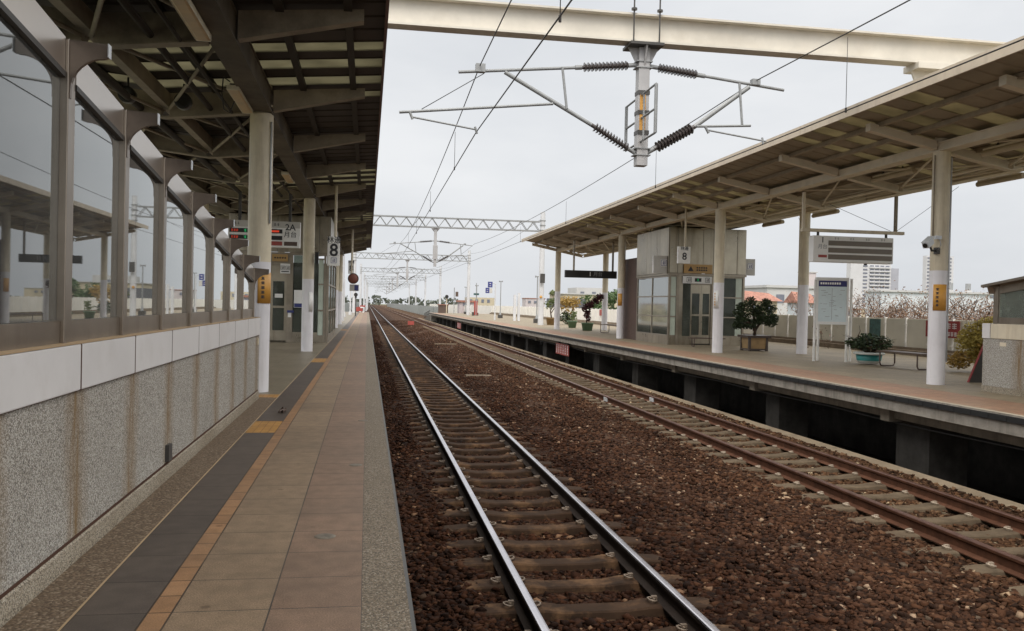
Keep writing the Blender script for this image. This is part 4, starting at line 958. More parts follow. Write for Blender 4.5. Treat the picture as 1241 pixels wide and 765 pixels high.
def picto(mb, x, y, z, s):
    """lift pictogram drawn as simple bars: a box outline with a figure and arrow"""
    e = s*.08
    mb.box(x-s*.5, x+s*.5, y-.002, y, z+s*.42, z+s*.5); mb.box(x-s*.5, x+s*.5, y-.002, y, z-s*.5, z-s*.42); mb.box(x-s*.5, x-s*.42, y-.002, y, z-s*.42, z+s*.42); mb.box(x+s*.42, x+s*.5, y-.002, y, z-s*.42, z+s*.42)
    mb.box(x-s*.18, x-s*.02, y-.002, y, z-s*.3, z+s*.12); mb.box(x-s*.16, x-s*.04, y-.002, y, z+s*.16, z+s*.3); mb.box(x+s*.12, x+s*.26, y-.002, y, z-s*.3, z+s*.3)
# lift header signs (things)
def plate(name, label, x0, x1, y, z0, z1, mat, th=.02, cat='sign', grp=None):
    g = MB(); g.box(x0, x1, y, y+th, z0, z1); return tag(g.build(name, mat, None, ((x0+x1)/2, y+th/2, z0), .0), label, cat, grp)
s = plate('lift_header_sign', 'white pictogram strip with a dark floor display above the right lift doors', 10.40, 11.42, 27.955, 2.07, 2.31, M['white'])
g = MB(); picto(g, 10.62, 27.954, 2.19, .17); picto(g, 11.27, 27.954, 2.19, .16); g.build('pictogram', M['ink'], s)
g = MB(); g.box(10.82, 11.05, 27.950, 27.954, 2.13, 2.25); g.build('floor_display', M['black'], s); text('floor_digit', '2', (10.93, 27.948, 2.19), .1, M['ledgreen'], s)
s = plate('lift_sign', 'orange notice with a black triangle and two lines above the right lift', 10.42, 11.42, 27.93, 2.41, 2.71, M['orangedull'])
g = MB(); g.prism([(10.56,2.48),(10.76,2.48),(10.66,2.65)], 'y', 27.926, 27.929)
for z, a in ((2.60, 1.15), (2.52, 1.25)):
    for k in range(5): g.box(10.86+.08*k, 10.86+.08*k+.055, 27.926, 27.929, z-.025, z+.025)
g.build('notice_print', M['ink'], s)
s = plate('lift_sign', 'grey lift pictogram plate projecting from the track-side corner of the right lift', 9.43, 9.89, 28.1, 2.39, 2.97, M['greyplate'], .09)
g = MB(); g.box(9.66, 9.88, 28.095, 28.099, 2.62, 2.86); g.build('pictogram_field', M['white'], s); g = MB(); picto(g, 9.77, 28.094, 2.74, .2); g.build('pictogram', M['inkblue'], s)
g = MB(); g.box(9.405, 9.429, 28.1, 28.19, 2.39, 2.97); g.build('sign_edge', M['inkwhite'], s)
s = plate('lift_sign', 'grey lift pictogram plate projecting from the right side of the right lift', 12.66, 13.02, 28.1, 2.40, 2.96, M['greyplate'], .09)
g = MB(); g.box(12.74, 12.95, 28.095, 28.099, 2.60, 2.82); g.build('pictogram_field', M['white'], s); g = MB(); picto(g, 12.845, 28.094, 2.71, .19); g.build('pictogram', M['inkblue'], s)
s = plate('lift_sign', 'orange notice above the left lift doors', -2.68, -2.25, 25.53, 2.30, 2.50, M['orangedull'])
g = MB(); [g.box(-2.62+.07*k, -2.575+.07*k, 25.526, 25.529, 2.38, 2.42) for k in range(5)]; g.build('notice_print', M['ink'], s)
s = plate('lift_sign', 'white pictogram plate above the left lift doors', -2.45, -2.18, 25.535, 1.96, 2.24, M['white'])
g = MB(); picto(g, -2.38, 25.534, 2.12, .11); picto(g, -2.25, 25.534, 2.12, .11); g.box(-2.42,-2.21,25.531,25.534,2.0,2.03); g.build('pictogram', M['ink'], s)
s = plate('poster', 'white and blue poster behind the left lift glass', -2.06, -1.80, 25.56, 1.0, 1.5, M['white'], .01, 'poster')
g = MB(); g.box(-2.05, -1.81, 25.556, 25.559, 1.01, 1.12); g.build('blue_field', M['bluesign'], s)
s = plate('call_panel', 'blue and white call button plates on the left lift door post', -2.22, -2.13, 25.57, .72, .92, M['white'], .02, 'panel')
g = MB(); g.box(-2.24, -2.06, 25.55, 25.569, .85, .92); g.build('blue_plate', M['bluesign'], s)
s = plate('paper_notice', 'paper notice stuck on the left lift door window', -2.60, -2.38, 25.655, 1.27, 1.38, M['white'], .003, 'notice')
# brick pillar behind right lift
g = MB(); g.box(9.98, 12.5, 31.62, 33.6, 0, 3.1); tag(g.build('brick_core', M['brick'], None, (11, 32.6, 0)), 'dark brick clad stair core just behind the right lift', 'wall')

# ------------------------------------------------------------------ signs
def eight_sign(x0, x1, y, z0, z1, ztop, label, picto_on):
    t = thing('platform_number_sign', label, 'sign', ((x0+x1)/2, y, z1), 'hanging car position signs')
    g = MB(); g.box(x0, x1, y, y+.1, z0, z1); g.build('sign_box', M['white'], t, bevel=.006)
    g = MB(); g.box(x0-.012, x0-.001, y, y+.1, z0, z1); g.build('sign_edge', M['inkwhite'], t)
    xm, h = (x0+x1)/2, z1-z0
    text('station_name', '林邊', (xm, y-.003, z1-.12*h), .15*h/.6, M['ink'], t)
    text('number', '8', (xm, y-.003, z1-(.48 if picto_on else .6)*h), .36*h/.6, M['ink'], t)
    if picto_on:
        g = MB(); g.box(xm-.09, xm+.09, y-.003, y-.0005, z0+.05, z0+.2); g.build('pictogram_field', M['white'], t); g = MB(); picto(g, xm, y-.004, z0+.125, .13); g.build('pictogram', M['inkblue'], t)
        g = MB(); g.box(x0+.02, x1-.02, y-.003, y-.0005, z0+.235, z0+.243); g.box(x0+.02, x1-.02, y-.003, y-.0005, z1-.165, z1-.157); g.build('rule', M['inkgrey'], t)
    g = MB(); g.cyl((xm+.03, y+.05, z1), (xm+.03, y+.05, ztop), .032, n=12); g.build('hanging_pole', M['cream'], t)
eight_sign(-.935, -.665, 21., 2.04, 2.72, 3.93, 'hanging number eight sign beside the second left column', True)
eight_sign(9.33, 9.71, 25.5, 2.60, 3.11, 4.3, 'hanging number eight sign in front of the right lift', False)
eight_sign(-.72, -.52, 33.5, 2.25, 2.75, 3.93, 'farther hanging number sign past the left lift', False)

def glyphs(mb, x0, x1, y, z0, z1, n, seed):
    """unreadable small print: each character as a few strokes"""
    r = random.Random(seed); w = (x1-x0)/n
    for k in range(n):
        a = x0+k*w+w*.1; b = x0+(k+1)*w-w*.1; s = (z1-z0)
        for q in range(3):
            zz = z0 + s*(q+.5)/3 + r.uniform(-.05,.05)*s; mb.box(a+r.uniform(0,.2)*w, b-r.uniform(0,.2)*w, y-.002, y, zz-.06*s, zz+.06*s)
        xx = r.uniform(a+.2*w, b-.2*w); mb.box(xx-.06*w, xx+.06*w, y-.0045, y-.0025, z0, z1)
# right display board
t = thing('departure_board', 'wide departure board with three blank brown rows hung beside the right platform camera column', 'display board', (10.65, 18.3, 2.9))
y = 18.3; k = 18.3/18.
bx0, bx1, bz0, bz1 = 9.86, 11.82, 2.34, 2.93
g = MB(); g.box(bx0, bx1, y, y+.22, bz0, bz1); g.build('housing', M['white'], t, bevel=.008)
for i, z in enumerate((2.72, 2.56, 2.41)):
    g = MB(); g.box(bx0+.36, bx1-.03, y-.006, y-.001, z-.005, z+.105); g.build('led_row', M['ledpanel'], t)
text('track_number', '1', (bx0+.22, y-.004, 2.83), .17, M['ink'], t); text('track_word', '月台', (bx0+.22, y-.004, 2.68), .115, M['inkgrey'], t)
g = MB(); g.box(bx0+.12, bx0+.33, y-.004, y-.001, 2.44, 2.50); g.build('red_label', M['red'], t)
g = MB(); [glyphs(g, bx0+.50+.38*q, bx0+.62+.38*q, y-.001, 2.85, 2.90, 2, q) for q in range(4)]; g.build('heading_print', M['inkgrey'], t)
g = MB(); g.box(9.62, 12.13, y+.06, y+.16, 3.02, 3.09); g.build('carrier_bar', M['cream'], t)
for xx in (9.66, 11.93):
    g = MB(); g.box(xx-.03, xx+.03, y+.08, y+.14, 3.091, 3.9); g.build('hanger', M['cream'] if xx < 10 else M['arm'], t)
for xx in (10.02, 11.7):
    g = MB(); g.cyl((xx, y+.11, 2.93), (xx, y+.11, 3.02), .03, n=8); g.build('bolt', M['dark'], t)
for pa, pb in (((11.95,y+.1,3.1), (12.4,16.9,3.95)), ((11.8,y+.1,3.1), (10.9,y+1.2,3.8)), ((9.66,y+.1,3.1), (9.9,y+.8,3.4))):
    g = MB(); g.tube([pa, pb], .005, 4); g.build('guy_wire', M['wire'], t)
g = MB(); g.lathe([(0,-.03),(.03,-.03),(.04,.0)], (11.2, y+.1, bz0-.01), 12); g.build('sensor', M['black'], t)

# left departure board 2A
t = thing('departure_board', 'white departure board with red and green lettering behind the first left column', 'display board', (-2.2, 19.8, 2.6))
y = 19.8; bx0, bx1, bz0, bz1 = -3.02, -1.49, 2.36, 2.93
g = MB(); g.box(bx0, bx1, y, y+.2, bz0, bz1); g.build('housing', M['white'], t, bevel=.006)
g = MB(); g.box(bx0+.001, bx1-.001, y-.004, y-.0005, bz1-.14, bz1-.002); g.build('heading_field', M['greyplate'], t)
for z in (2.71, 2.565):
    g = MB(); g.box(bx0+.03, bx1-.38, y-.006, y-.001, z-.045, z+.045); g.build('led_row', M['black'], t)
g = MB(); [glyphs(g, bx0+.06, bx0+.22, y-.006, z-.03, z+.03, 3, 5) for z in (2.71,2.565)]; g.box(bx1-.75, bx1-.45, y-.009, y-.0062, 2.69, 2.73); g.build('red_letters', M['ledred'], t)
g = MB(); [glyphs(g, bx0+.33, bx0+.60, y-.006, z-.03, z+.03, 4, 9) for z in (2.71,2.565)]; g.build('green_letters', M['ledgreen'], t)
g = MB(); g.box(bx0+.03, bx1-.38, y-.006, y-.001, 2.40, 2.49); g.build('red_band', M['red'], t)
g = MB(); g.box(bx1-.34, bx1-.06, y-.006, y-.001, 2.40, 2.49); g.build('brown_block', M['bench'], t)
g = MB(); [glyphs(g, bx0+.12+.42*q, bx0+.25+.42*q, y-.005, bz1-.10, bz1-.04, 2, 30+q) for q in range(3)]; g.build('heading_print', M['ink'], t)
text('track_number', '2A', (bx1-.21, y-.004, 2.80), .19, M['ink'], t); text('track_word', '月台', (bx1-.21, y-.004, 2.64), .14, M['ink'], t)
g = MB(); g.box(bx0+.2, bx0+.26, y+.07, y+.13, bz1, 3.55); g.box(bx1-.26, bx1-.2, y+.07, y+.13, bz1, 3.55); g.build('hanger', M['dark'], t)

# black hanging sign 1 月台
t = thing('platform_sign', 'long black hanging sign reading 1 in front of the farther right columns', 'sign', (9.3, 36, 2.6))
y = 36.; g = MB(); g.box(8.2, 10.45, y, y+.16, 2.43, 2.74); g.build('sign_box', M['black'], t, bevel=.008)
text('sign_text', '1', (9.28, y-.004, 2.59), .25, M['inkwhite'], t); text('sign_word', '月台', (9.62, y-.004, 2.59), .2, M['inkgrey'], t)
for xx in (8.58, 10.28):
    g = MB(); g.box(xx-.035, xx+.035, y+.04, y+.11, 2.741, 4.0); g.build('hanger', M['arm'], t)
g = MB(); g.box(7.98+.6, 9.0, 43.6, 44.2, 3.35, 3.62); tag(g.build('canopy_end_box', M['armR'], None, (8.7, 43.9, 3.4)), 'beige box hung under the far end of the right canopy', 'box') if False else None

# curved signs wrapped on columns
def wrap_sign(x, y, r, a0, a1, z0, z1, mat, label, marks=True, ink='ink'):
    n = 10; v = []; f = []
    for rr in (r+.004, r+.010):
        for z in (z0, z1):
            for i in range(n+1):
                a = a0 + (a1-a0)*i/n; v.append((x+rr*math.cos(a), y+rr*math.sin(a), z))
    m_ = n+1
    for i in range(n):
        f += [(2*m_+i, 2*m_+i+1, 3*m_+i+1, 3*m_+i), (m_+i, 3*m_+i, 3*m_+i+1, m_+i+1), (i, i+1, 2*m_+i+1, 2*m_+i), (i, m_+i, m_+i+1, i+1)]
    f += [(0, 2*m_, 3*m_, m_), (n, m_+n, 3*m_+n, 2*m_+n)]
    g = MB(); g.add(v, f, True); o = tag(g.build('column_sign', mat, None, (x, y, z0)), label, 'sign', 'signs wrapped round columns')
    if marks:
        rr = r+.0125; am = a0 + (a1-a0)*.30; h = (z1-z0)
        rnd = random.Random(int(y*10)); k = 5
        for q in range(k):
            zc = z1 - h*(.14+.76*(q+.3)/k); g = MB()
            for dz in (-.3, 0, .3):
                da = .16*rnd.uniform(.6, 1.); zz = zc + dz*h*.11
                pa, pb = am-da, am+da
                g.quad((x+rr*math.cos(pa), y+rr*math.sin(pa), zz-h*.012), (x+rr*math.cos(pb), y+rr*math.sin(pb), zz-h*.012), (x+rr*math.cos(pb), y+rr*math.sin(pb), zz+h*.012), (x+rr*math.cos(pa), y+rr*math.sin(pa), zz+h*.012))
            pa, pb = am-.03, am+.03; rr2 = rr+.001
            g.quad((x+rr2*math.cos(pa), y+rr2*math.sin(pa), zc-h*.05), (x+rr2*math.cos(pb), y+rr2*math.sin(pb), zc-h*.05), (x+rr2*math.cos(pb), y+rr2*math.sin(pb), zc+h*.05), (x+rr2*math.cos(pa), y+rr2*math.sin(pa), zc+h*.05))
            g.build('printed_character', M[ink], o)
    return o
DEG = math.radians
wrap_sign(9.75, 13.75, .145, DEG(205), DEG(292), 1.28, 1.73, M['orange'], 'orange sign with vertical black print on the camera column')
wrap_sign(-1.41, 11.87, .15, DEG(272), DEG(352), 1.16, 1.56, M['orange'], 'orange sign with vertical print on the nearest left column', True)
wrap_sign(9.75, 23.35, .145, DEG(190), DEG(250), 1.25, 1.75, M['white'], 'pale sign with orange print on the column before the right lift', True, 'orange')
wrap_sign(9.75, 32.95, .145, DEG(200), DEG(270), 1.28, 1.75, M['orange'], 'faded orange sign on the column by the low bench', False)
wrap_sign(-1.40, 21.35, .135, DEG(285), DEG(330), .95, 1.4, M['white'], 'small white paper on the column before the left lift', False)
g = MB(); g.box(-1.24, -1.16, 21.2, 21.3, 2.08, 2.36); tag(g.build('loudspeaker', M['black'], None, (-1.2, 21.25, 2.2)), 'small black box speaker on the column before the left lift', 'loudspeaker')

# security camera
t = thing('security_camera', 'grey security camera on a bracket on the nearest right column', 'camera', (9.58, 13.66, 2.4))
g = MB()
d = Vector((-.78, -.40, -.48)).normalized(); c0 = Vector((9.36, 13.50, 2.42))
q = MB(); 
def obox(mb, c, d, l, w, h):
    d = Vector(d).normalized(); sx = d.cross(Vector((0,0,1))).normalized(); up = sx.cross(d)
    v = []
    for a in (-1, 1):
        for b in (-1, 1):
            for e in (-1, 1): v.append(tuple(Vector(c) + d*l*a + sx*w*b + up*h*e))
    mb.add(v, [(0,1,3,2),(4,6,7,5),(0,4,5,1),(2,3,7,6),(0,2,6,4),(1,5,7,3)])
obox(g, c0, d, .10, .052, .052); obox(g, c0+Vector((0,0,.062)), d, .125, .062, .006); g.build('camera_body', M['alu'], t)
g = MB(); g.cyl(c0+d*.101, c0+d*.109, .04, n=14); g.build('lens', M['black'], t)
g = MB(); g.tube([c0-d*.05+Vector((0,0,-.05)), (9.48, 13.57, 2.30), (9.63, 13.66, 2.31)], .02, 6); g.box(9.60, 9.66, 13.60, 13.69, 2.25, 2.36); g.build('bracket', M['dark'], t)
g = MB(); g.tube([(9.60,13.60,2.54), (9.64,13.585,2.48), (9.66,13.58,2.40), (9.62,13.60,2.33)], .008, 5); g.box(9.55, 9.66, 13.56, 13.62, 2.50, 2.56); g.build('cable_box', M['alu'], t)
g = MB(); g.tube([(9.585, 13.70, 2.56), (9.585, 13.70, 3.95)], .012, 6); g.build('conduit', M['arm'], t)

# red notice boards under the right platform edge
for (y0, y1, z0, z1, lab) in ((34.1, 36.5, -.80, -.34, 'red warning board with white upright text under the right platform edge'), (75., 78., -.95, -.45, 'small faded red board under the far end of the right platform edge')):
    g = MB(); g.box(7.98, 8.0, y0, y1, z0, z1); o = tag(g.build('warning_board', M['red'], None, (8, (y0+y1)/2, z0)), lab, 'sign', 'red boards under the platform edge')
    g = MB(); n = 6
    for i in range(n): 
        yy = y0 + (y1-y0)*(i+.5)/n
        for zz in np.linspace(z0+.08, z1-.08, 4): g.box(7.974, 7.979, yy-.055, yy+.055, zz-.025, zz+.025)
        g.box(7.970, 7.973, yy-.02, yy+.02, z0+.06, z1-.06)
    g.build('white_print', M['inkwhite'], o)
    g = MB(); g.box(8.0, 8.12, y0+.3, y0+.35, -.36, -.3); g.box(8.0, 8.12, y1-.35, y1-.3, -.36, -.3); g.build('bracket', M['dark'], o)

# ------------------------------------------------------------------ right stair enclosure
t = thing('stair_wall', 'speckled granite parapet with cream cap at the right picture edge', 'wall', (9.78, 12.6, 0))
SX0, SX1, SY0, SY1 = 9.77, 12.4, 3.2, 12.62
g = MB()
g.box(SX0, SX0+.16, SY0, SY1, .10, .85); g.box(SX1-.16, SX1, SY0, SY1, .10, .85); g.box(SX0+.161, SX1-.161, SY1-.16, SY1, .10, .85); g.build('granite_facing', M['granite'], t)
g = MB(); g.box(SX0-.005, SX1+.005, SY0, SY1+.005, 0, .098); g.build('plinth', M['plinth'], t)
for a, b in ((11.72,12.44), (10.72,11.70), (9.72,10.70), (8.72,9.70), (7.7,8.7)):
    g = MB(); g.box(SX0-.012, SX0+.17, a, b, .853, 1.085); g.build('cap_panel', M['cream'], t, bevel=.005)
g = MB(); g.box(SX0-.014, SX0+.2, 12.455, SY1+.01, .853, 1.09); g.box(SX0+.201, SX1, SY1-.17, SY1+.01, .853, 1.085); g.build('end_cap', M['cap'], t)
g = MB(); g.box(SX0-.004, SX0-.001, 12.1, 12.24, .74, .80); g.build('label_plate', M['cream'], t)
zr_ = lambda y: 1.70 + .125*(12.5-y)
t = thing('glass_screen', 'low glazed screen with brown steel post and sloping roof on the right granite parapet', 'glass screen', (9.8, 12.4, 1.09))
xg = SX0 + .06
for y in (12.40, 11.3, 10.2, 9.1, 8.0, 6.9):
    g = MB(); g.box(xg-.03, xg+.03, y-.05, y+.05, 1.087, zr_(y)-.03); g.build('mullion', M['steel'], t, bevel=.004)
for a, b in ((11.36,12.34), (10.26,11.24), (9.16,10.14), (8.06,9.04), (6.96,7.94)):
    g = MB(); g.prism([(a,1.19),(b,1.19),(b,zr_(b)-.16),(a,zr_(a)-.16)], 'x', xg-.004, xg+.004); g.build('glass_pane', M['frost'], t)
    g = MB(); g.box(xg-.02, xg+.02, a, b, 1.087, 1.19); g.prism([(a,zr_(a)-.16),(b,zr_(b)-.16),(b,zr_(b)-.03),(a,zr_(a)-.03)], 'x', xg-.02, xg+.02); g.build('frame_rail', M['steel'], t)
g = MB(); g.prism([(6.5,zr_(6.5)-.03),(12.58,zr_(12.58)-.03),(12.58,zr_(12.58)+.01),(6.5,zr_(6.5)+.01)], 'x', SX0-.10, SX1+.05); g.build('stair_roof', M['steel'], t)
g = MB(); g.prism([(SX0-.09,1.66),(SX0+.0,1.66),(SX0+.03,1.56),(SX0+.09,1.56),(SX0+.09,1.70),(SX0-.09,1.70)], 'y', 12.42, 12.56); g.build('corbel', M['steel'], t)
# leaning board
g2 = MB(); g2.prism([(10.74,.0),(11.14,.0),(11.14,.80),(11.09,.80)], 'y', 14.2, 14.24)
o = tag(g2.build('leaning_board', M['dark'], None, (10.9, 14.2, 0)), 'dark board leaning against the end of the right granite parapet', 'board')
g = MB(); g.prism([(10.722,0),(10.738,0),(11.088,.80),(11.072,.80)], 'y', 14.198, 14.242); g.build('red_edge', M['redcloth'], o)

# ------------------------------------------------------------------ fence along the right platform
FX = 15.9
t = thing('platform_fence', 'long ivory panel fence along the back of the right platform', 'fence', (FX, 20, 0))
pitch = 1.06; ny = 97
for k in range(ny):
    a = 9. + pitch*k
    g = MB(); g.box(FX-.012, FX+.012, a+.05, a+pitch-.05, .22, 1.07)
    if a < 34:
        for q in range(26): g.box(FX-.019, FX-.0125, a+.05, a+pitch-.05, .235+.032*q, .255+.032*q)
    g.build('fence_panel', M['fence'] if a < 46 else M['fencelit'], t)  # same fence; the stretch beyond the canopy gets the lit colour
g = MB()
for k in range(ny+1):
    a = 9. + pitch*k; g.box(FX-.035, FX+.035, a-.028, a+.028, .10, 1.10)
    if a < 40:
        for z in (.35, .9): g.box(FX-.05, FX-.036, a-.07, a+.07, z-.02, z+.02)
g.build('fence_posts', M['fencepost'], t)['kind'] = 'stuff'
g = MB(); g.box(FX-.28, FX-.06, 9, 112, 0, .15); g.box(FX-.059, FX+.06, 9, 112, 0, .225); g.build('fence_kerb', M['kerbbrown'], t)

t = thing('platform_fence', 'farther run of white fence curving in beyond the end of the right platform', 'fence', (15.9, 112, -1))
fp = [(15.9-2.9*(1-math.cos(q*PI/2)), 112.2+5.2*k) for k, q in enumerate(np.linspace(0, 1, 15))]
for (xa, ya), (xb, yb) in zip(fp[:-1], fp[1:]):
    g = MB(); v = []
    for z in (-1.1, 1.05):
        v += [(xa, ya+.05, z), (xb, yb-.05, z), (xb+.04, yb-.05, z), (xa+.04, ya+.05, z)]
    g.add(v, [(0,3,2,1),(4,5,6,7),(0,1,5,4),(1,2,6,5),(2,3,7,6),(3,0,4,7)]); g.build('fence_panel', M['fencelit'], t)

# banner, teal panel on fence
s_ = MB(); s_.box(FX-.09, FX-.075, 21.35, 22.8, .58, 1.04); o = tag(s_.build('banner', M['redcloth'], None, (FX-.08, 22.1, .58)), 'dark red banner with pale lettering tied to the fence behind the camera column', 'banner')
g = MB(); r = random.Random(3)
for row, (z0, z1, n) in enumerate(((.82,.98,5), (.62,.74,9))):
    for k in range(n):
        a = 21.45+1.25*k/n; w = 1.25/n
        for q in range(3): zz = z0+(z1-z0)*(q+.5)/3; g.box(FX-.097, FX-.0905, a+.08*w, a+.78*w, zz-.014, zz+.014)
        g.box(FX-.102, FX-.0975, a+.35*w, a+.47*w, z0, z1)
g.build('banner_print', M['wallpink'], o)
g = MB(); g.box(FX-.07, FX-.05, 25.1, 25.68, .16, 1.03); tag(g.build('fence_panel_sign', M['teal'], None, (FX-.06, 24.9, .2)), 'dark teal mottled panel on the fence behind the basin shrub', 'sign')
g = MB(); g.box(FX-.08, FX-.06, 57.2, 58.6, .62, 1.05); tag(g.build('fence_sign', M['red'], None, (FX-.07, 58, .6)), 'small red square sign on the white fence behind the green pots', 'sign')

# ------------------------------------------------------------------ notice board
t = thing('notice_board', 'glazed notice board with a navy header on four white legs on the right platform', 'notice board', (11.3, 20, 0))
a, b = Vector((11.52, 21.3, 0)), Vector((11.62, 19.5, 0))
# board face runs obliquely: its left end farther along the platform
a = Vector((10.86, 19.95, 0)); b = Vector((11.60, 19.75, 0)); d = (b-a).normalized(); nrm = Vector((d.y, -d.x, 0))
def pl(mb, u0, u1, z0, z1, o0, o1):
    v = []
    for z in (z0, z1):
        for (u, o_) in ((u0,o0),(u1,o0),(u1,o1),(u0,o1)):
            p = a + d*u + nrm*o_; v.append((p.x, p.y, z))
    mb.add(v, [(0,3,2,1),(4,5,6,7),(0,1,5,4),(1,2,6,5),(2,3,7,6),(3,0,4,7)])
W_ = (b-a).length
g = MB(); pl(g, 0, W_, .91, 2.06, -.17, 0); g.build('case', M['white'], t)
g = MB(); pl(g, .05, W_-.05, .98, 1.98, .001, .006); g.build('poster', M['poster'], t)
g = MB(); pl(g, .05, W_-.05, 1.84, 1.98, .0065, .010); g.build('header', M['navy'], t)
g = MB()
for k in range(9): pl(g, .09+.055*k, .09+.055*k+.04, 1.89, 1.94, .0105, .012)
g.build('header_print', M['inkwhite'], t)
g = MB(); r = random.Random(11)
for k in range(22):
    u = r.uniform(.08, W_-.2); z = r.uniform(1.05, 1.75); pl(g, u, u+r.uniform(.05,.12), z, z+.008, .0065, .008)
pl(g, W_*.48, W_*.49, 1.02, 1.8, .0065, .008)
g.build('poster_print', M['inkgrey'], t)
g = MB(); pl(g, 0, W_, .91, .975, .001, .014); pl(g, 0, W_, 1.985, 2.06, .001, .014); pl(g, 0, .045, .976, 1.984, .001, .014); pl(g, W_-.045, W_, .976, 1.984, .001, .014); g.build('frame', M['white'], t)
for u, o_, z1_ in ((-.02,-.02,2.0), (.15,-.35,.91), (W_-.02,-.02,.91), (W_+.16,-.35,2.05)):
    p = a + d*u + nrm*o_; g = MB(); g.cyl((p.x,p.y,0), (p.x,p.y,z1_), .032, n=10); g.build('leg', M['fencepost'], t)

# ------------------------------------------------------------------ plants
def leaves(mb, centers, n, size, flat=.5, seed=1):
    r = np.random.default_rng(seed)
    for (cx, cy, cz, rx, ry, rz) in centers:
        for i in range(n):
            d = r.normal(size=3); d /= np.linalg.norm(d); q = r.random()**.45
            p = np.array([cx+d[0]*rx*q, cy+d[1]*ry*q, cz+d[2]*rz*q])
            u = r.normal(size=3); u[2] *= flat; u /= np.linalg.norm(u); w = np.cross(u, r.normal(size=3)); w /= np.linalg.norm(w)
            s = size*r.uniform(.6, 1.3)
            mb.add([tuple(p-u*s), tuple(p+w*s*.42), tuple(p+u*s), tuple(p-w*s*.42)], [(0,1,2,3)])
# bonsai
t = thing('potted_bonsai', 'dark green clipped bonsai tree in a square brown and tan planter', 'potted plant', (11.45, 24.9, 0))
cx, cy = 11.50, 24.75
g = MB()
def sqpot(mb, cx, cy, w0, w1, z0, z1): 
    v = [(cx+sx*w, cy+sy*w, z) for z, w in ((z0,w0),(z1,w1)) for sx, sy in ((-1,-1),(1,-1),(1,1),(-1,1))]
    mb.add(v, [(0,3,2,1),(4,5,6,7),(0,1,5,4),(1,2,6,5),(2,3,7,6),(3,0,4,7)])
sqpot(g, cx, cy, .27, .30, .06, .40); g.build('planter_panel', M['pottan'], t)
g = MB(); sqpot(g, cx, cy, .37, .375, .40, .47); sqpot(g, cx, cy, .30, .30, .03, .075)
for sx in (-1,1):
    for sy in (-1,1): g.box(cx+sx*.27-.035, cx+sx*.27+.035, cy+sy*.27-.035, cy+sy*.27+.035, 0, .40)
g.build('planter_frame', M['potbrown'], t)
g = MB()
tr = [((0,0,.45),(.02,0,.62),(-.10,0,.82),(-.30,.05,1.0)), ((.02,0,.5),(.08,0,.7),(.22,0,.9),(.38,0,1.05)), ((0,0,.6),(.0,.05,.85),(-.02,.05,1.15),(-.08,.0,1.4)), ((-.1,0,.82),(-.35,-.05,.85),(-.48,0,.88))]
for br in tr: g.tube([(cx+a_, cy+b_, c_) for a_, b_, c_ in br], [.05,.04,.03,.018][:len(br)], 7)
g.build('trunk', M['bark'], t)
g = MB(); cl = [(-.45,0,.86,.20,.18,.16), (-.52,0,1.12,.19,.17,.16), (-.25,0,1.22,.22,.2,.20), (-.12,.05,1.47,.19,.18,.17), (.12,0,1.05,.17,.16,.14), (.42,0,1.05,.24,.2,.17), (.50,0,1.26,.20,.18,.17), (.36,0,1.45,.17,.16,.14), (-.02,0,.86,.26,.2,.12), (.62,0,.98,.14,.14,.14), (-.36,.0,.98,.24,.2,.15), (.25,0,.90,.22,.18,.12), (-.55,0,.76,.17,.16,.13), (.52,0,.84,.2,.17,.13), (-.2,0,.74,.24,.2,.10), (.18,0,1.28,.2,.18,.16), (-.42,0,1.32,.17,.16,.14), (.0,0,1.2,.2,.18,.18)]
leaves(g, [(cx+a_, cy+b_, c_, p_, q_, r_) for a_, b_, c_, p_, q_, r_ in cl], 330, .040, seed=2); g.build('foliage', M['leafdk'], t)
# basin shrub
t = thing('potted_shrub', 'spiky dark shrub in a round white and teal basin beside the notice board', 'potted plant', (11.7, 19.0, 0))
cx, cy = 11.72, 19.0
g = MB(); g.lathe([(0,.03),(.22,.03),(.25,.05),(.27,.09)], (cx,cy,0), 26); g.lathe([(.275,.23),(.345,.235),(.35,.28),(.30,.29),(.27,.26),(0,.25)], (cx,cy,0), 26); g.build('basin_rim', M['potwhite'], t)
g = MB(); g.lathe([(.27,.09),(.295,.23),(.275,.232)], (cx,cy,0), 26); g.build('basin_band', M['potteal'], t)
g = MB()
r = np.random.default_rng(5)
for k in range(46):
    a_ = r.uniform(0, 2*PI); l = r.uniform(.3, .62); e = r.uniform(.12, .6)
    pts = [(cx+math.cos(a_)*.05, cy+math.sin(a_)*.05, .27), (cx+math.cos(a_)*l*.6, cy+math.sin(a_)*l*.6, .27+e*.6), (cx+math.cos(a_)*l, cy+math.sin(a_)*l, .27+e*.75)]
    g.tube(pts, [.009,.006,.002], 4)
g.tube([(cx-.28,cy,.4), (cx-.30,cy,.65), (cx-.24,cy,.78), (cx-.27,cy,.92)], [.014,.01,.008,.004], 5)
g.build('stems', M['bark'], t)
g = MB(); leaves(g, [(cx,cy,.46,.52,.45,.16), (cx-.3,cy,.5,.26,.3,.14), (cx+.28,cy,.52,.3,.3,.17), (cx,cy,.6,.3,.3,.14)], 420, .045, seed=3); g.build('foliage', M['leafdk'], t)
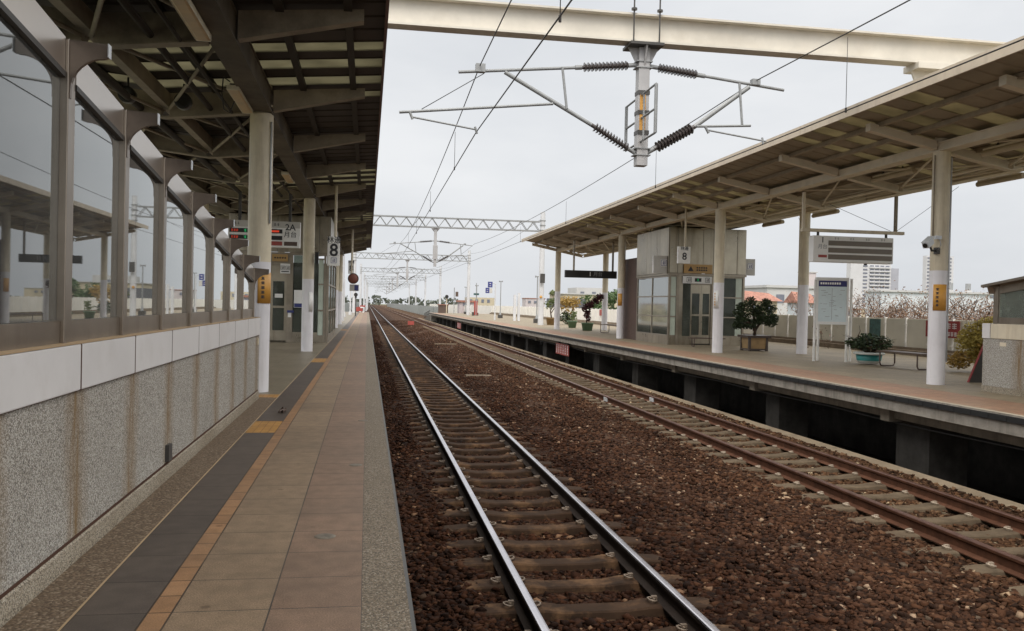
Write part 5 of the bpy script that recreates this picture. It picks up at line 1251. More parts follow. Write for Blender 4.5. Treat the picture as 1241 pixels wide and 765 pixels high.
# yellow bush by the stair
t = thing('yellow_bush', 'tall feathery yellow green bush beside the right stair parapet', 'bush', (12.9, 16.2, 0))
cx, cy = 12.95, 16.8
g = MB(); r = np.random.default_rng(8)
for k in range(26): 
    a_ = r.uniform(0,2*PI); l = r.uniform(.1,.4); g.tube([(cx,cy,0), (cx+math.cos(a_)*l*.5, cy+math.sin(a_)*l*.5, .55), (cx+math.cos(a_)*l, cy+math.sin(a_)*l, r.uniform(.8,1.15))], [.012,.009,.004], 4)
g.build('stems', M['bark'], t)
g = MB(); leaves(g, [(cx,cy,.8,.46,.4,.30), (cx+.2,cy-.1,1.0,.36,.3,.2), (cx-.2,cy,.65,.36,.3,.3), (cx+.1,cy,.4,.4,.3,.3)], 900, .045, seed=4); g.build('foliage', M['leafoch'], t)
g = MB(); leaves(g, [(cx-.05,cy-.3,.45,.28,.2,.3), (cx-.5,cy,.25,.28,.2,.2)], 480, .045, seed=6); g.build('orange_foliage', M['leafyel'], t)
# far planters
def roundpot(name, label, x, y, r0, r1, h, mat, plant):
    t = thing(name, label, 'potted plant', (x, y, 0), None)
    g = MB(); g.lathe([(0,0),(r0,0),(r1,h),(r1+.03,h),(r1+.03,h+.04),(r1-.02,h+.04),(r1-.03,h-.03),(0,h-.03)], (x,y,0), 20); g.build('pot', mat, t)
    plant(t, x, y, h); return t
def pl_cord(t, x, y, h):
    g = MB(); g.tube([(x-.05,y,h-.05), (x-.02,y,.9), (x+.25,y,1.35), (x+.6,y,1.62)], [.035,.03,.025,.015], 6); g.tube([(x-.03,y,.7), (x-.1,y,1.1)], .02, 6); g.build('stem', M['bark'], t)
    g = MB(); leaves(g, [(x-.08,y,1.15,.26,.26,.26), (x+.1,y,1.32,.28,.28,.18), (x+.45,y,1.55,.26,.26,.22), (x+.0,y,.75,.18,.2,.3), (x+.62,y,1.72,.2,.2,.18)], 130, .085, seed=10); g.build('foliage', M['leafred'], t)
def pl_small(t, x, y, h):
    g = MB(); leaves(g, [(x,y,h+.22,.28,.28,.2), (x+.1,y,h+.45,.2,.2,.2)], 60, .09, seed=12); g.build('foliage', M['leafol'], t)
def pl_bent(t, x, y, h):
    g = MB(); g.tube([(x,y,h-.05), (x-.1,y,.9), (x+.12,y,1.3), (x+.05,y,1.9)], [.05,.04,.03,.015], 6); g.tube([(x-.05,y,.75), (x+.25,y,1.2)], .03, 6); g.build('stem', M['bark'], t)
    g = MB(); leaves(g, [(x-.2,y,1.3,.34,.3,.3), (x+.15,y,1.55,.3,.3,.2), (x+.05,y,2.05,.2,.2,.15)], 70, .11, seed=14); g.build('foliage', M['leafol'], t)
roundpot('potted_cordyline', 'maroon leaved plant in a light green pot beyond the right lift', 11.0, 43., .24, .30, .36, M['potgreen'], pl_cord)
roundpot('potted_plant', 'small leafy plant in a round green pot left of the maroon plant', 11.4, 48., .20, .27, .36, M['potgreen'], pl_small)
roundpot('potted_tree', 'thin bent tree in a tan pot beside the nearest white mast', 11.6, 54.5, .3, .36, .42, M['pottan'], pl_bent)
t = thing('yellow_bush', 'large rounded golden bush against the white fence beyond the right canopy', 'bush', (13.2, 57, 0))
g = MB(); g.tube([(13.2,57,0), (13.2,57,.8)], .06, 6); g.tube([(13.2,57,.3), (13.6,57,1.1)], .04, 6); g.build('stems', M['bark'], t)
g = MB(); leaves(g, [(13.2,57,1.2,.6,.6,.55), (13.6,57,1.5,.5,.5,.4), (13.0,57,1.55,.5,.5,.35)], 220, .10, seed=16); g.build('foliage', M['leafyel'], t)
g = MB(); leaves(g, [(13.1,56.8,.45,.55,.4,.45)], 260, .10, seed=17); g.build('lower_foliage', M['leafdk'], t)
t = thing('round_shrub', 'dark round clipped shrub behind the low bench beside the lift brick core', 'bush', (12.0, 35.5, 0))
g = MB(); leaves(g, [(12.05,35.5,.75,.42,.4,.5), (11.7,35.5,.85,.2,.2,.3)], 420, .055, seed=18); g.build('foliage', M['leafdk'], t)
g = MB(); g.lathe([(0,0),(.22,0),(.28,.3),(0,.28)], (12.05,35.5,0), 16); g.build('pot', M['potbrown'], t)

# benches
def bench(label, p0, p1, depth, h):
    t = thing('platform_bench', label, 'bench', ((p0[0]+p1[0])/2, (p0[1]+p1[1])/2, 0), 'low platform benches')
    a = Vector((p0[0], p0[1], 0)); b = Vector((p1[0], p1[1], 0)); d = (b-a).normalized(); n = Vector((-d.y, d.x, 0)); Lb = (b-a).length
    for k in range(3):
        g = MB(); off = depth*(k/3+.02); v = []
        for z in (h-.03, h):
            for u, o_ in ((0,off),(Lb,off),(Lb,off+depth*.29),(0,off+depth*.29)):
                p = a+d*u+n*o_; v.append((p.x,p.y,z))
        g.add(v, [(0,3,2,1),(4,5,6,7),(0,1,5,4),(1,2,6,5),(2,3,7,6),(3,0,4,7)]); g.build('seat_slat', M['bench'], t)
    for u in (.12, Lb-.12):
        p = a+d*u; q = p+n*depth*.95; c = .06
        pts = [p+Vector((0,0,h-.032)), p+Vector((0,0,c+.02)), p+n*c*.4+Vector((0,0,.03)), p+n*c+Vector((0,0,.018)), q-n*c+Vector((0,0,.018)), q-n*c*.4+Vector((0,0,.03)), q+Vector((0,0,c+.02)), q+Vector((0,0,h-.032))]
        g = MB(); g.tube([tuple(x_) for x_ in pts], .017, 6); g.build('leg', M['bench'], t)
bench('low brown bench between the basin shrub and the camera column', (11.60, 18.5), (11.74, 17.05), .42, .36)
bench('low brown bench beyond the right lift beside a round shrub', (10.72, 39.6), (11.3, 35.6), .45, .42)
bench('low brown bench at the right lift side, behind the bonsai', (10.2, 26.6), (11.3, 26.4), .4, .30)

# ------------------------------------------------------------------ platform furniture far right
def lamppost(x, y, h, label):
    t = thing('lamp_post', label, 'lamp post', (x, y, 0), 'thin grey lamp posts')
    g = MB(); g.cyl((x,y,.3), (x,y,h), .045, .035, n=8); g.cyl((x,y,.3), (x,y,.6), .11, .05, n=8); g.build('post', M['grey'], t)
    g = MB(); g.box(x-.2, x+.2, y-.2, y+.2, 0, .3); g.build('base_block', M['dark'], t)
    g = MB(); g.box(x-.16, x+.16, y-.05, y+.05, h, h+.05); g.cyl((x-.13,y,h-.05),(x-.13,y,h+.08), .05, n=8); g.cyl((x+.13,y,h-.05),(x+.13,y,h+.08), .05, n=8); g.build('lamp_head', M['grey'], t)
lamppost(11.6, 59.5, 3.2, 'lamp post left of the nearest white mast')
lamppost(11.85, 78., 3.3, 'lamp post beside the blue stop signs')
lamppost(11.6, 93.5, 3.2, 'lamp post standing behind the red cabinet')
lamppost(11.6, 104, 3.2, 'lamp post right of the far signal')
t = thing('stop_sign', 'pole with blue and grey square stop markers on the right platform', 'sign', (9.85, 68, 0))
g = MB(); g.cyl((9.9,68,0), (9.9,68,2.85), .045, n=8); g.cyl((9.9,68,2.85), (9.55,68,2.95), .03, n=6); g.cyl((9.9,68,0), (9.9,68,.5), .07, n=8); g.build('pole', M['pole'], t)
g = MB(); g.box(9.30, 9.66, 67.95, 68.0, 2.55, 3.0); g.box(9.12, 9.42, 67.95, 68.0, 2.1, 2.52); g.build('blue_plate', M['bluesign'], t)
g = MB(); g.box(9.44, 9.66, 67.95, 68, 2.1, 2.48); g.build('grey_plate', M['greyplate'], t)
g = MB(); g.box(9.42,9.54,67.945,67.949,2.66,2.70); g.box(9.42,9.54,67.945,67.949,2.84,2.88); g.box(9.22,9.32,67.945,67.949,2.22,2.26); g.box(9.22,9.32,67.945,67.949,2.36,2.39); g.build('plate_mark', M['inkwhite'], t)
for x, lab in ((11.2, 'left one of two plain white posts on the open part of the right platform'), (11.52, 'right one of two plain white posts on the open part of the right platform')):
    g = MB(); g.box(x-.09, x+.09, 66.3, 66.5, 0, 2.0 if x < 11.3 else 2.15); tag(g.build('white_post', M['pole'], None, (x, 66.4, 0)), lab, 'post')
t = thing('fire_cabinet', 'narrow red cabinet on the far right platform', 'cabinet', (11.3, 92, 0))
g = MB(); g.box(11.15, 11.5, 91.8, 92.1, .05, 1.55); g.build('cabinet_body', M['red'], t, bevel=.01)
g = MB(); g.box(10.95, 11.14, 91.8, 92.1, 0, .38); g.box(11.16,11.19,91.79,91.799,.5,.9); g.build('side_box', M['dark'], t)
t = thing('camera_mast', 'grey pole with two floodlights behind the red cabinet', 'pole', (11.1, 90, 0))
g = MB(); g.cyl((11.12,90,0), (11.12,90,3.4), .04, n=8); g.build('pole', M['grey'], t)
g = MB(); g.box(10.85, 11.08, 89.9, 90.1, 2.15, 2.35); g.box(11.16, 11.4, 89.9, 90.1, 2.15, 2.35); g.build('floodlight', M['teal'], t)
t = thing('signal', 'black headed signal on a pale post at the far right platform end', 'signal', (9.5, 106, 0))
g = MB(); g.cyl((9.5,106,0), (9.5,106,1.9), .06, n=8); g.build('post', M['disc'], t)
g = MB(); g.cyl((9.5,105.9,2.05), (9.5,106.05,2.05), .22, n=16); g.box(9.42, 9.58, 105.98, 106.1, 1.6, 2.2); g.build('signal_head', M['black'], t)
t = thing('train_signal', 'small signal post with a brown plate at the right platform end', 'signal', (10.6, 108, 0))
g = MB(); g.cyl((10.6,108,0), (10.6,108,3.2), .05, n=8); g.build('post', M['grey'], t)
g = MB(); g.box(10.75, 11.1, 107.95, 108., 2.1, 2.7); g.build('plate', M['bench'], t)
t = thing('end_railing', 'grey tube railing at the end ramp of the right platform', 'railing', (7.9, 114, -.5))
for k in range(6):
    g = MB(); y = 112.5+2.2*k; g.cyl((7.95,y,-1.1), (7.95,y,.3-.1*k), .04, n=6); g.build('upright', M['dark'], t)
g = MB(); g.tube([(7.95,112.5,.28), (7.95,123.5,-.25)], .035, 6); g.tube([(7.95,112.5,-.1), (7.95,123.5,-.6)], .035, 6); g.build('handrail', M['dark'], t)
g = MB(); g.prism([(112.1,-1.1),(126,-1.1),(112.1,-.02)], 'x', 8.1, 12); struct(g, 'platform_ramp', M['conc'])
t = thing('red_kiosk', 'small brown red shed near the end of the right platform', 'shed', (9.5, 110.9, 0))
g = MB(); g.box(8.9, 10.1, 110.4, 111.4, 0, 1.0); g.build('wall', M['bench'], t); g = MB(); g.box(8.8, 10.2, 110.3, 111.5, 1.0, 1.1); g.build('roof', M['roofred'], t)

# trackside marks
t = thing('track_marker', 'round cream disc marker standing on the ballast between the far tracks', 'marker', (7.3-.0, 110, -1.05))
xm = 5.0; ym = 82.
xm, ym = 4.35, 66.
g = MB(); g.cyl((xm,ym,-1.05), (xm,ym,-.75), .03, n=6); g.build('stand', M['grey'], t)
g = MB(); g.lathe([(0,-.02),(.17,-.02),(.17,.02),(0,.02)], (xm,ym,-.58), 18, 'y'); g.build('disc', M['disc'], t)
g = MB(); g.lathe([(0,-.025),(.075,-.025)], (xm,ym,-.58), 14, 'y'); g.build('disc_centre', M['greyplate'], t)
g = MB(); g.lathe([(0,-.02),(.16,-.02),(.16,.02),(0,.02)], (xm,ym,-.26), 18, 'y'); g.build('upper_disc', M['wallpink'], t)
t.location = (0,0,0)
t = thing('track_barrier', 'red trackside barrier box between the receding tracks', 'barrier', (0,0,0))
xm, ym = 4.4, 88.
g = MB(); g.box(xm-.35, xm+.25, ym-.2, ym+.2, -1.0, -.62); g.build('barrier_body', M['red'], t); g = MB(); g.box(xm+.02, xm+.22, ym-.22, ym+.2, -.6, -.3); g.build('barrier_lamp', M['bench'], t)
g = MB(); g.box(3.7, 4.9, 48., 48.25, -1.06, -1.0); tag(g.build('track_box', M['curb'], None, (4.3, 48.1, -1.05)), 'pale flat slab lying on the ballast between the tracks', 'slab')
g = MB(); g.box(3.1, 3.9, 27.2, 27.5, -1.07, -1.02); tag(g.build('ballast_slab', M['kerbbrown'], None, (3.5, 27.3, -1.05)), 'brownish slab half buried in the ballast between the tracks', 'slab')

# left platform far end
t = thing('clock_monitor', 'round red brown disc above a grey monitor hanging by the far left columns', 'clock', (-.55, 33, 2.0))
g = MB(); g.lathe([(0,-.05),(.16,-.05),(.175,-.03),(.175,.05),(0,.05)], (-.53,33,2.06), 24, 'y'); g.build('round_face', M['dullred'], t)
g = MB(); g.lathe([(.175,-.055),(.2,-.055),(.2,.06),(.175,.06)], (-.53,33,2.06), 24, 'y'); g.build('rim', M['bench'], t)
g = MB(); g.box(-.66, -.32, 33, 33.15, 1.60, 1.84); g.build('monitor', M['greyplate'], t)
g = MB(); g.box(-.48, -.34, 32.99, 32.999, 1.62, 1.82); g.build('monitor_screen', M['inkblue'], t)
g = MB(); g.cyl((-.6,33.1,2.24), (-.6,33.1,3.9), .03, n=8); g.build('hanging_pole', M['cream'], t)
t = thing('end_barrier', 'red and white barrier across the far end of the left platform', 'barrier', (-.6, 98, 0))
g = MB(); g.box(-1.5, -.5, 97.9, 98.1, .15, .62); g.box(-.8, -.2, 98.2, 98.3, .62, .8); g.build('barrier_board', M['red'], t)
g = MB(); g.box(-.75, -.4, 97.88, 97.899, .5, .65); g.box(-1.6,-1.45,97.9,98.1,0,.15); g.box(-.5,-.35,97.9,98.1,0,.15); g.build('white_stripe', M['inkwhite'], t)
t = thing('signal', 'black headed signal post at the far left platform end', 'signal', (-.95, 74, 0))
g = MB(); g.cyl((-.95,74,0), (-.95,74,1.7), .05, n=8); g.build('post', M['dark'], t)
g = MB(); g.cyl((-.95,73.9,1.78), (-.95,74.1,1.78), .16, n=14); g.box(-1.03,-.87,73.98,74.1,1.5,1.9); g.build('signal_head', M['black'], t)
for k, (x, y, lab) in enumerate(((-1.9, 60, 'nearest of the thin white posts at the left platform end'), (-1.75, 68, 'middle one of the thin white posts at the left platform end'), (-1.5, 80, 'farthest of the thin white posts at the left platform end'))):
    g = MB(); g.cyl((x,y,0), (x,y,2.9), .06, n=8); g.cyl((x,y,0), (x,y,.3), .14, n=8); tag(g.build('white_post', M['pole'], None, (x,y,0)), lab, 'post')
# drain lids & leaf
for k, (x, y, r_, lab) in enumerate(((-.19, 4.57, .055, 'nearest round drain lid in the reddish paving'), (-.06, 6.55, .05, 'second round drain lid in the reddish paving'), (-.02, 9.0, .05, 'third round drain lid in the reddish paving'))):
    g = MB(); g.lathe([(0,.004),(r_*.5,.0045),(r_*.9,.004),(r_,.001)], (x,y,0), 18); tag(g.build('drain_lid', M['metalpatch'], None, (x,y,0)), lab, 'drain lid', 'drain lids in the paving')
g = MB(); leaves(g, [(-.88,9.6,.025,.07,.05,.02)], 7, .05, seed=30); tag(g.build('fallen_leaf', M['bench'], None, (-.88,9.6,0)), 'dark crumpled leaf lying on the dark tile band', 'leaf')

# ------------------------------------------------------------------ beyond the station
def building(name, label, cat, x0, x1, y0, y1, z1, wall, windows, roof=None, grp=None):
    t = thing(name, label, cat, ((x0+x1)/2, (y0+y1)/2, -7.5), grp)
    g = MB(); g.box(x0, x1, y0, y1, -7.5, z1); g.build('wall', wall, t)
    for (a, b, c, d, m_) in windows:
        w = MB(); w.box(a, b, y0-.25 if y0 > 300 else y0-.06, y0-.01, c, d); w.build('window', m_, t)
    if roof:
        r_ = MB(); r_.box(x0-roof[0], x1+roof[0], y0-roof[0], y1, z1, z1+roof[1]); r_.build('roof', roof[2], t)
    return t
def towerwin(x0, x1, cols, z0, z1, floors, skip=0):
    out = []; w = (x1-x0)/cols; h = (z1-z0)/floors
    for k in range(floors):
        for c in range(cols): out.append((x0+w*(c+.14), x0+w*(c+.86), z0+h*(k+.28), z0+h*(k+.72), M['twin']))
    return out
t = building('apartment_tower', 'wide white apartment tower with rows of balconies behind the display board', 'tower', 377, 412, 640, 646, 40.5, M['twhite'], towerwin(393, 411, 4, 3, 40, 13) + towerwin(387, 392, 1, 3, 40, 13))
g = MB(); g.box(412.1, 420, 642, 646, -7.5, 37.5); g.build('side_wing', M['tgrey'], t)
for k in range(13):
    g = MB(); z = 3+37/13*k; g.box(393, 411, 638.6, 639.9, z-.2, z+.9); g.build('balcony', M['twhite'], t)
t = building('apartment_tower', 'narrow white apartment tower behind the camera column', 'tower', 443, 467, 640, 645, 48.5, M['twhite'], towerwin(443, 451, 2, 3, 48, 16) + towerwin(459, 466, 1, 3, 48, 16))
building('apartment_block', 'small grey rooftop block right of the wide tower', 'building', 427, 436, 640, 645, 17, M['tgrey'], towerwin(428, 435, 2, 9, 16, 2))
# white hall behind the bare trees
t = building('white_hall', 'long bluish white hall with a low roof behind the bare trees', 'building', 69.5, 104, 110, 114, 4.2, M['wallwhite'], [(78.6,79.6,1.5,2.9,M['twin'])], (.3, .25, M['wallgrey']))
for k in range(4):
    g = MB(); g.box(86+4*k, 88.4+4*k, 109.85, 109.93, 3.75, 3.95); g.build('vent_strip', M['twin'], t)
for x, lab in ((81.3, 'left one of two steel water tanks on the white hall roof'), (84.1, 'right one of two steel water tanks on the white hall roof')):
    tt = thing('water_tank', lab, 'water tank', (x, 112, 4.5), 'rooftop water tanks')
    g = MB(); g.cyl((x,112,4.75), (x,112,5.7), .36, n=16); g.build('tank', M['grey'], tt)
    g = MB(); g.box(x-.35, x+.35, 111.7, 112.3, 4.46, 4.75); g.build('stand', M['wallgrey'], tt)
t = building('red_roof_house', 'cream house with a red tiled roof right of the right lift', 'house', 33.9, 37.0, 75, 79, 2.1, M['walltan'], [(36.0,36.5,.9,1.7,M['twin']), (34.6,35.2,.9,1.7,M['twin'])])
g = MB(); g.add([(33.5,74.6,2.1),(37.4,74.6,2.1),(37.4,79.4,2.1),(33.5,79.4,2.1),(34.0,76.2,3.05),(36.7,76.2,2.85),(36.7,77.8,2.85),(34.0,77.8,3.05)], [(0,1,5,4),(1,2,6,5),(2,3,7,6),(3,0,4,7),(4,5,6,7)]); g.build('roof', M['roofred'], t)
t = building('grey_building', 'pale grey flat roofed building with dark window bands beside the red roof house', 'building', 47., 56., 98, 112, 4.0, M['wallgrey'], [(50,53.5,2.2,3.2,M['twin']), (48.2,49.2,2.2,3.2,M['twin']), (50,53.5,.2,1.0,M['twin'])], (.2, .3, M['wallgrey']))
t = building('pink_block', 'square pinkish rooftop block behind the notice board column', 'building', 55.9, 57.6, 106, 107.5, 6.3, M['wallpink'], [(56.0,57.5,4.4,4.6,M['wallgrey'])], (.15, .12, M['wallgrey']))
t = building('small_house', 'white house with a small red roof left of the notice board', 'house', 31.2, 32.6, 60, 61.6, 1.85, M['wallwhite'], [(31.6,31.8,.2,1.5,M['twin'])])
g = MB(); g.add([(31.0,59.7,1.85),(32.8,59.7,1.85),(32.8,61.9,1.85),(31.0,61.9,1.85),(31.1,60.8,2.7),(32.6,60.8,2.55)], [(0,1,5,4),(2,3,4,5),(1,2,5),(3,0,4)]); g.build('roof', M['roofred'], t)
building('yellow_building', 'long tan flat building above the white fence beyond the right canopy', 'building', 43, 62, 190, 205, 3.9, M['walltan'], [(46,47,2.,3.,M['twin']), (50,51,2.,3.,M['twin'])], (.3,.2,M['wallgrey']))
building('yellow_building', 'low tan building with square windows behind the red cabinet', 'building', 21.5, 27.5, 190, 195, 2.7, M['walltan'], [(22.+1.3*k, 22.6+1.3*k, 1.6, 2.3, M['twin']) for k in range(4)])
building('dark_shed', 'dark shed roof between green trees behind the white posts', 'building', 33, 38, 150, 160, 2.6, M['roofdark'], [])
t = building('pale_block', 'pale box building farther behind the tan one', 'building', 52, 60, 215, 225, 6., M['wallgrey'], [(53,54,4,5,M['twin']), (56,57,4,5,M['twin'])])
building('brown_shed', 'brown roofed shed behind the far end of the fence', 'building', 14.6, 17., 140, 143, 1.5, M['wallpink'], [(15.2,16,.9,1.3,M['twin'])], (.3,.3,M['roofred']))
# noise barrier beyond the platform end
t = thing('noise_barrier', 'grey green trackside barrier wall receding beyond the right platform end', 'wall', (10.5, 180, -1))
g = MB(); g.box(10.6, 10.8, 132, 480, -1.5, .7); g.build('barrier_panel', M['noise'], t)
g = MB()
for k in range(70): g.box(10.52, 10.6, 132+5*k, 132.15+5*k, -1.5, .75)
g.build('barrier_post', M['grey'], t)['kind'] = 'stuff'
t = thing('noise_barrier', 'grey trackside barrier wall receding beyond the left platform end', 'wall', (-4, 180, -1)); g = MB(); g.box(-4.2, -4.0, 112, 480, -1.5, .9); g.build('barrier_panel', M['noise'], t)

# trees
def bare_tree(x, y, h, seed, label, leafn=420, lm='leafbrn', spread=1.):
    r = np.random.default_rng(seed); zb = -7.5
    t = thing('bare_tree', label, 'tree', (x, y, zb), 'winter trees behind the fence')
    g = MB(); tips = []; segs = []
    def grow(p, d, l, rad, lev):
        q = p + d*l; mid = p + d*l*.5 + r.normal(size=3)*l*.05
        segs.append((p, mid, q, rad, 5 if lev < 2 else 3))
        if lev >= 3: tips.append(q); tips.append(mid)
        if lev == 6: return
        for k in range(3 if lev < 4 else 2):
            nd = d + r.normal(size=3)*(.48 if lev else .38)*spread; nd[2] += .06; nd /= np.linalg.norm(nd)
            grow(q, nd, l*r.uniform(.6,.82), rad*.62, lev+1)
    grow(np.array([x,y,zb]), np.array([r.normal()*.05, r.normal()*.05, 1.]), h*.36, .13, 0)
    c0 = np.array([x, y, zb]); f = (h - 7.5 - zb)/(max(q[2] for _, _, q, _, _ in segs) - zb)
    S = lambda p: tuple(c0 + (np.asarray(p) - c0)*np.array([1.15, 1.15, 1.])*f)
    for p, mid, q, rad, n_ in segs: g.tube([S(p), S(mid), S(q)], [max(rad, .012), max(rad*.85, .010), max(rad*.68, .008)], n_)
    g.build('trunk', M['barkpale'], t)
    g = MB(); tips = np.array([S(p) for p in tips])
    for i in r.integers(0, len(tips), leafn):
        p = tips[i] + r.normal(size=3)*.20; u = r.normal(size=3); u /= np.linalg.norm(u); w = np.cross(u, r.normal(size=3)); w /= np.linalg.norm(w); s = r.uniform(.018,.048)
        g.add([tuple(p-u*s), tuple(p+w*s*.5), tuple(p+u*s), tuple(p-w*s*.6)], [(0,1,2,3)])
    g.build('crown', M[lm], t)
spots = [(18.7,30,9.5), (19.9,31.5,9.3), (20.3,29,9.5), (21.6,31,9.7), (22.5,29.5,9.4), (23.8,31.5,9.3), (22.3,35.5,9.6), (25.6,36.5,9.4), (21.2,34.5,9.5), (30.5,40,9.7), (23.4,30.3,9.2), (28.,37.5,9.5)]
where = ['just right of the notice board, in front of the wide tower', 'second to the right of the notice board', 'beyond the teal fence panel', 'just left of the camera column', 'just right of the camera column', 'left of the yellow bush', 'rear row left of the camera column', 'rear row right of the camera column', 'rear row right of the notice board', 'farthest right, above the glazed screen', 'above the yellow bush', 'at the right picture edge behind the glazed screen']
for k, ((x, y, h), w_) in enumerate(zip(spots, where)): bare_tree(x, y, h, 100+k, 'leafless tan tree, ' + w_, 7500)
def leafy_tree(x, y, ztop, w, seed, label, mat, n=900, s=.16):
    r = np.random.default_rng(seed)
    t = thing('leafy_tree', label, 'tree', (x, y, -7.5), 'green trees beyond the fence')
    g = MB(); g.tube([(x,y,-7.5), (x+.1,y,-3), (x,y,ztop-1.2)], [.2,.15,.06], 7)
    cl = []
    for k in range(9):
        a_ = r.uniform(0,2*PI); q = r.uniform(.2,.75)*w; c = (x+math.cos(a_)*q, y+math.sin(a_)*q, ztop-r.uniform(.5,3.4)); cl.append(c+(w*.42, w*.42, .6)); g.tube([(x,y,c[2]-1.2), c], [.06,.02], 5)
    g.build('trunk', M['bark'], t)
    g = MB(); leaves(g, cl, n//9, s, seed=seed); g.build('crown', mat, t)
leafy_tree(29.5, 62, 2.35, 1.6, 201, 'olive tree right of the bonsai, in front of the grey building', M['leafol'], 1500, .11)
leafy_tree(22.6, 84, 3.0, 2.0, 202, 'green tree behind the fence left of the nearest white mast', M['leafmid'], 1500, .16)
leafy_tree(24.6, 86, 3.3, 2.2, 203, 'green tree between the white posts and the white mast', M['leafmid'], 1500, .16)
leafy_tree(21.8, 60, 3.1, 1.7, 204, 'green palm like tree behind the rear column by the maroon plant', M['leafmid'], 1500, .16)
leafy_tree(20.4, 52, 3.0, 1.2, 205, 'green tree behind the faded orange sign column', M['leafmid'], 1200, .14)
leafy_tree(26.5, 62, 3.2, 1.0, 206, 'small green tree seen through the right lift glazing', M['leafmid'], 900, .12)
# far tree line as ground cover mass
g = MB(); r = np.random.default_rng(77)
for k in range(2600):
    x = r.uniform(-260, 420); y = r.uniform(330, 620); z = -7.5 + r.uniform(1, 7.2)
    if -10 < x < 22: continue
    u = r.normal(size=3); u /= np.linalg.norm(u); w = np.cross(u, r.normal(size=3)); w /= np.linalg.norm(w); s = r.uniform(.8, 2.)
    p = np.array([x,y,z]); g.add([tuple(p-u*s), tuple(p+w*s*.7), tuple(p+u*s), tuple(p-w*s*.7)], [(0,1,2,3)])
for k in range(900):
    x = r.uniform(-70, 90); y = r.uniform(705, 770); z = r.uniform(-1.5, 4.6 + 1.6*math.sin(x*.21))
    u = r.normal(size=3); u /= np.linalg.norm(u); w = np.cross(u, r.normal(size=3)); w /= np.linalg.norm(w); s = r.uniform(1., 2.2)
    p = np.array([x,y,z]); g.add([tuple(p-u*s), tuple(p+w*s*.7), tuple(p+u*s), tuple(p-w*s*.7)], [(0,1,2,3)])
struct(g, 'distant_trees', M['leaffar'], 'stuff')
for k in range(34):
    r_ = random.Random(k); x = r_.choice([-1,1])*r_.uniform(30, 230) + (40 if k % 2 else 0); y = r_.uniform(240, 420); w = r_.uniform(7,16); z1 = r_.uniform(.5, 4.2)
    if -12 < x < 24: x += 60
    m_ = (M['wallgrey'], M['walltan'], M['wallwhite'], M['wallpink'])[k % 4]
    wins = [(x+1+2.6*q, x+2.2+2.6*q, z1-1.9, z1-.9, M['twin']) for q in range(int((w-2)//2.6))]
    building('town_house', 'small distant town house low on the skyline, one of many', 'house', x, x+w, y, y+9, z1, m_, wins, (.25,.3,M['roofred'] if k % 3 == 0 else M['wallgrey']), 'distant town houses')

# ------------------------------------------------------------------ world, sun, camera
w = bpy.data.worlds.new('World'); sc.world = w; w.use_nodes = True
nt = w.node_tree; nt.nodes.clear()
out = N(nt, 'ShaderNodeOutputWorld'); bg = N(nt, 'ShaderNodeBackground')
SUN_EL, SUN_AZ = 52., 200.     # azimuth: clockwise from +Y; the veiled sun stands behind the viewer
sky = N(nt, 'ShaderNodeTexSky', sky_type='NISHITA'); sky.sun_disc = False
sky.sun_elevation = math.radians(SUN_EL); sky.sun_rotation = math.radians(SUN_AZ); sky.dust_density = 4.; sky.ozone_density = 1.
hs = N(nt, 'ShaderNodeHueSaturation'); hs.inputs['Saturation'].default_value = .35; L(nt, sky, 0, hs, 'Color')
# overcast: an even layer of cloud covers most of the blue
tc = N(nt, 'ShaderNodeTexCoord'); mp = N(nt, 'ShaderNodeMapping'); mp.inputs['Scale'].default_value = (1.2, 1.2, 3.5); L(nt, tc, 'Generated', mp, 0)
no = N(nt, 'ShaderNodeTexNoise', i_Scale=1.3, i_Detail=6., i_Roughness=.55); L(nt, mp, 0, no, 'Vector')
rc = ramp(nt, [(.3, (6.7,7.05,7.5)), (.5, (7.9,8.15,8.5)), (.7, (9.2,9.35,9.55))]); L(nt, no, 0, rc, 0)
mx = N(nt, 'ShaderNodeMix', data_type='RGBA'); mx.inputs[0].default_value = .88; L(nt, hs, 0, mx, 6); L(nt, rc, 0, mx, 7)
sep = N(nt, 'ShaderNodeSeparateXYZ'); L(nt, tc, 'Generated', sep, 0)
zr = ramp(nt, [(.375, (.40,.40,.40)), (.50, (1.0,.97,.92)), (1., (1.18,1.13,1.04))]); L(nt, sep, 2, zr, 0)
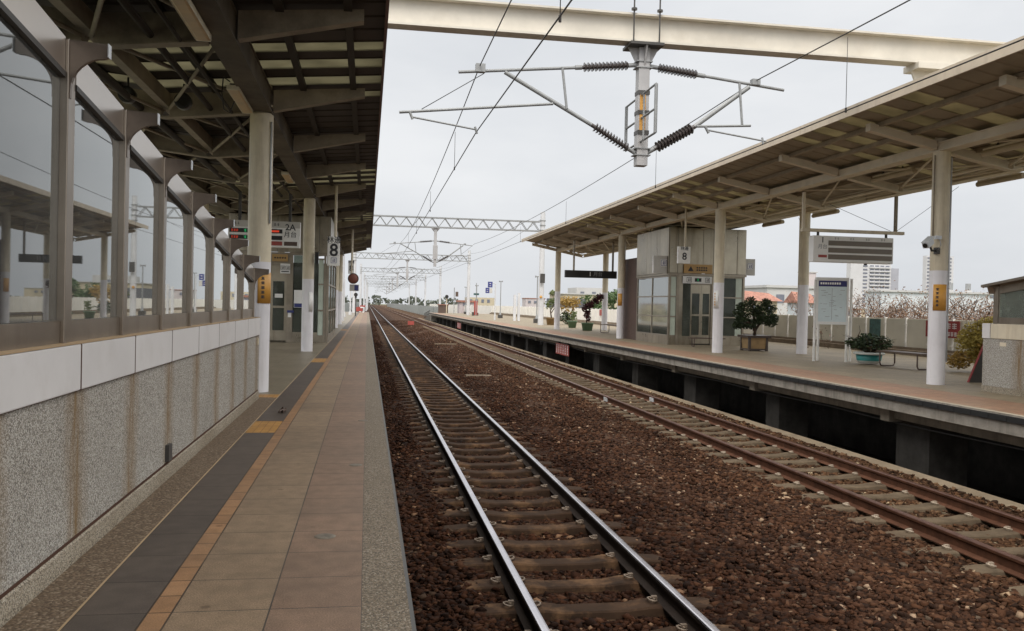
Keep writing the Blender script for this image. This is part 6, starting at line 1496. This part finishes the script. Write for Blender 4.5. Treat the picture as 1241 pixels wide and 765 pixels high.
# the cloud is thinner and brighter on the sun's side, behind the viewer
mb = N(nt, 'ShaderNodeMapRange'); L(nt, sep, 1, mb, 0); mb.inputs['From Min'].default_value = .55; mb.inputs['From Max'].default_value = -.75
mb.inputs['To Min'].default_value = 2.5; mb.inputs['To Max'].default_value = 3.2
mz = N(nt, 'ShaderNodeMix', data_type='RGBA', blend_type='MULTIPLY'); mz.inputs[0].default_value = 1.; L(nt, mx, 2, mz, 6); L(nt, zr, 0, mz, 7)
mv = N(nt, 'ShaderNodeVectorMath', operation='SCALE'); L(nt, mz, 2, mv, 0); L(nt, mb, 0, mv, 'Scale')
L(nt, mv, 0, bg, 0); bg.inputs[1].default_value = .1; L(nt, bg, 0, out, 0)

sd = bpy.data.lights.new('sun', 'SUN'); sd.energy = 1.1; sd.angle = math.radians(18); sd.color = (1., .95, .88)
so = bpy.data.objects.new('sun', sd); COL.objects.link(so)
az, el = math.radians(SUN_AZ), math.radians(SUN_EL)
dirv = Vector((math.sin(az)*math.cos(el), math.cos(az)*math.cos(el), math.sin(el)))
so.rotation_euler = dirv.to_track_quat('Z', 'Y').to_euler(); so.location = dirv*50

cd = bpy.data.cameras.new('camera'); cam = bpy.data.objects.new('camera', cd); COL.objects.link(cam)
yaw, pitch_, roll = .164256333, -.0119554054, -.0225567297
cy, sy = math.cos(yaw), math.sin(yaw)
fwd = Vector((sy*math.cos(pitch_), cy*math.cos(pitch_), math.sin(pitch_))); right = Vector((cy, -sy, 0)); down = fwd.cross(right)
r2 = math.cos(roll)*right + math.sin(roll)*down; d2 = -math.sin(roll)*right + math.cos(roll)*down
mw = Matrix.Identity(4)
for i in range(3): mw[i][0] = r2[i]; mw[i][1] = -d2[i]; mw[i][2] = -fwd[i]
mw[0][3], mw[1][3], mw[2][3] = 0, 0, 1.21
cam.matrix_world = mw
cd.sensor_fit = 'HORIZONTAL'; cd.sensor_width = 36; cd.lens = 1060/1241*36; cd.clip_start = .05; cd.clip_end = 6000
sc.camera = cam
sc.view_settings.view_transform = 'Standard'; sc.view_settings.look = 'None'; sc.view_settings.gamma = 1.; sc.view_settings.exposure = 0.
sc.view_settings.use_curve_mapping = False
sc.render.resolution_x, sc.render.resolution_y = 1024, 631
sc.render.engine = 'CYCLES'
sc.cycles.max_bounces = 10; sc.cycles.diffuse_bounces = 6; sc.cycles.transparent_max_bounces = 16; sc.cycles.use_denoising = True
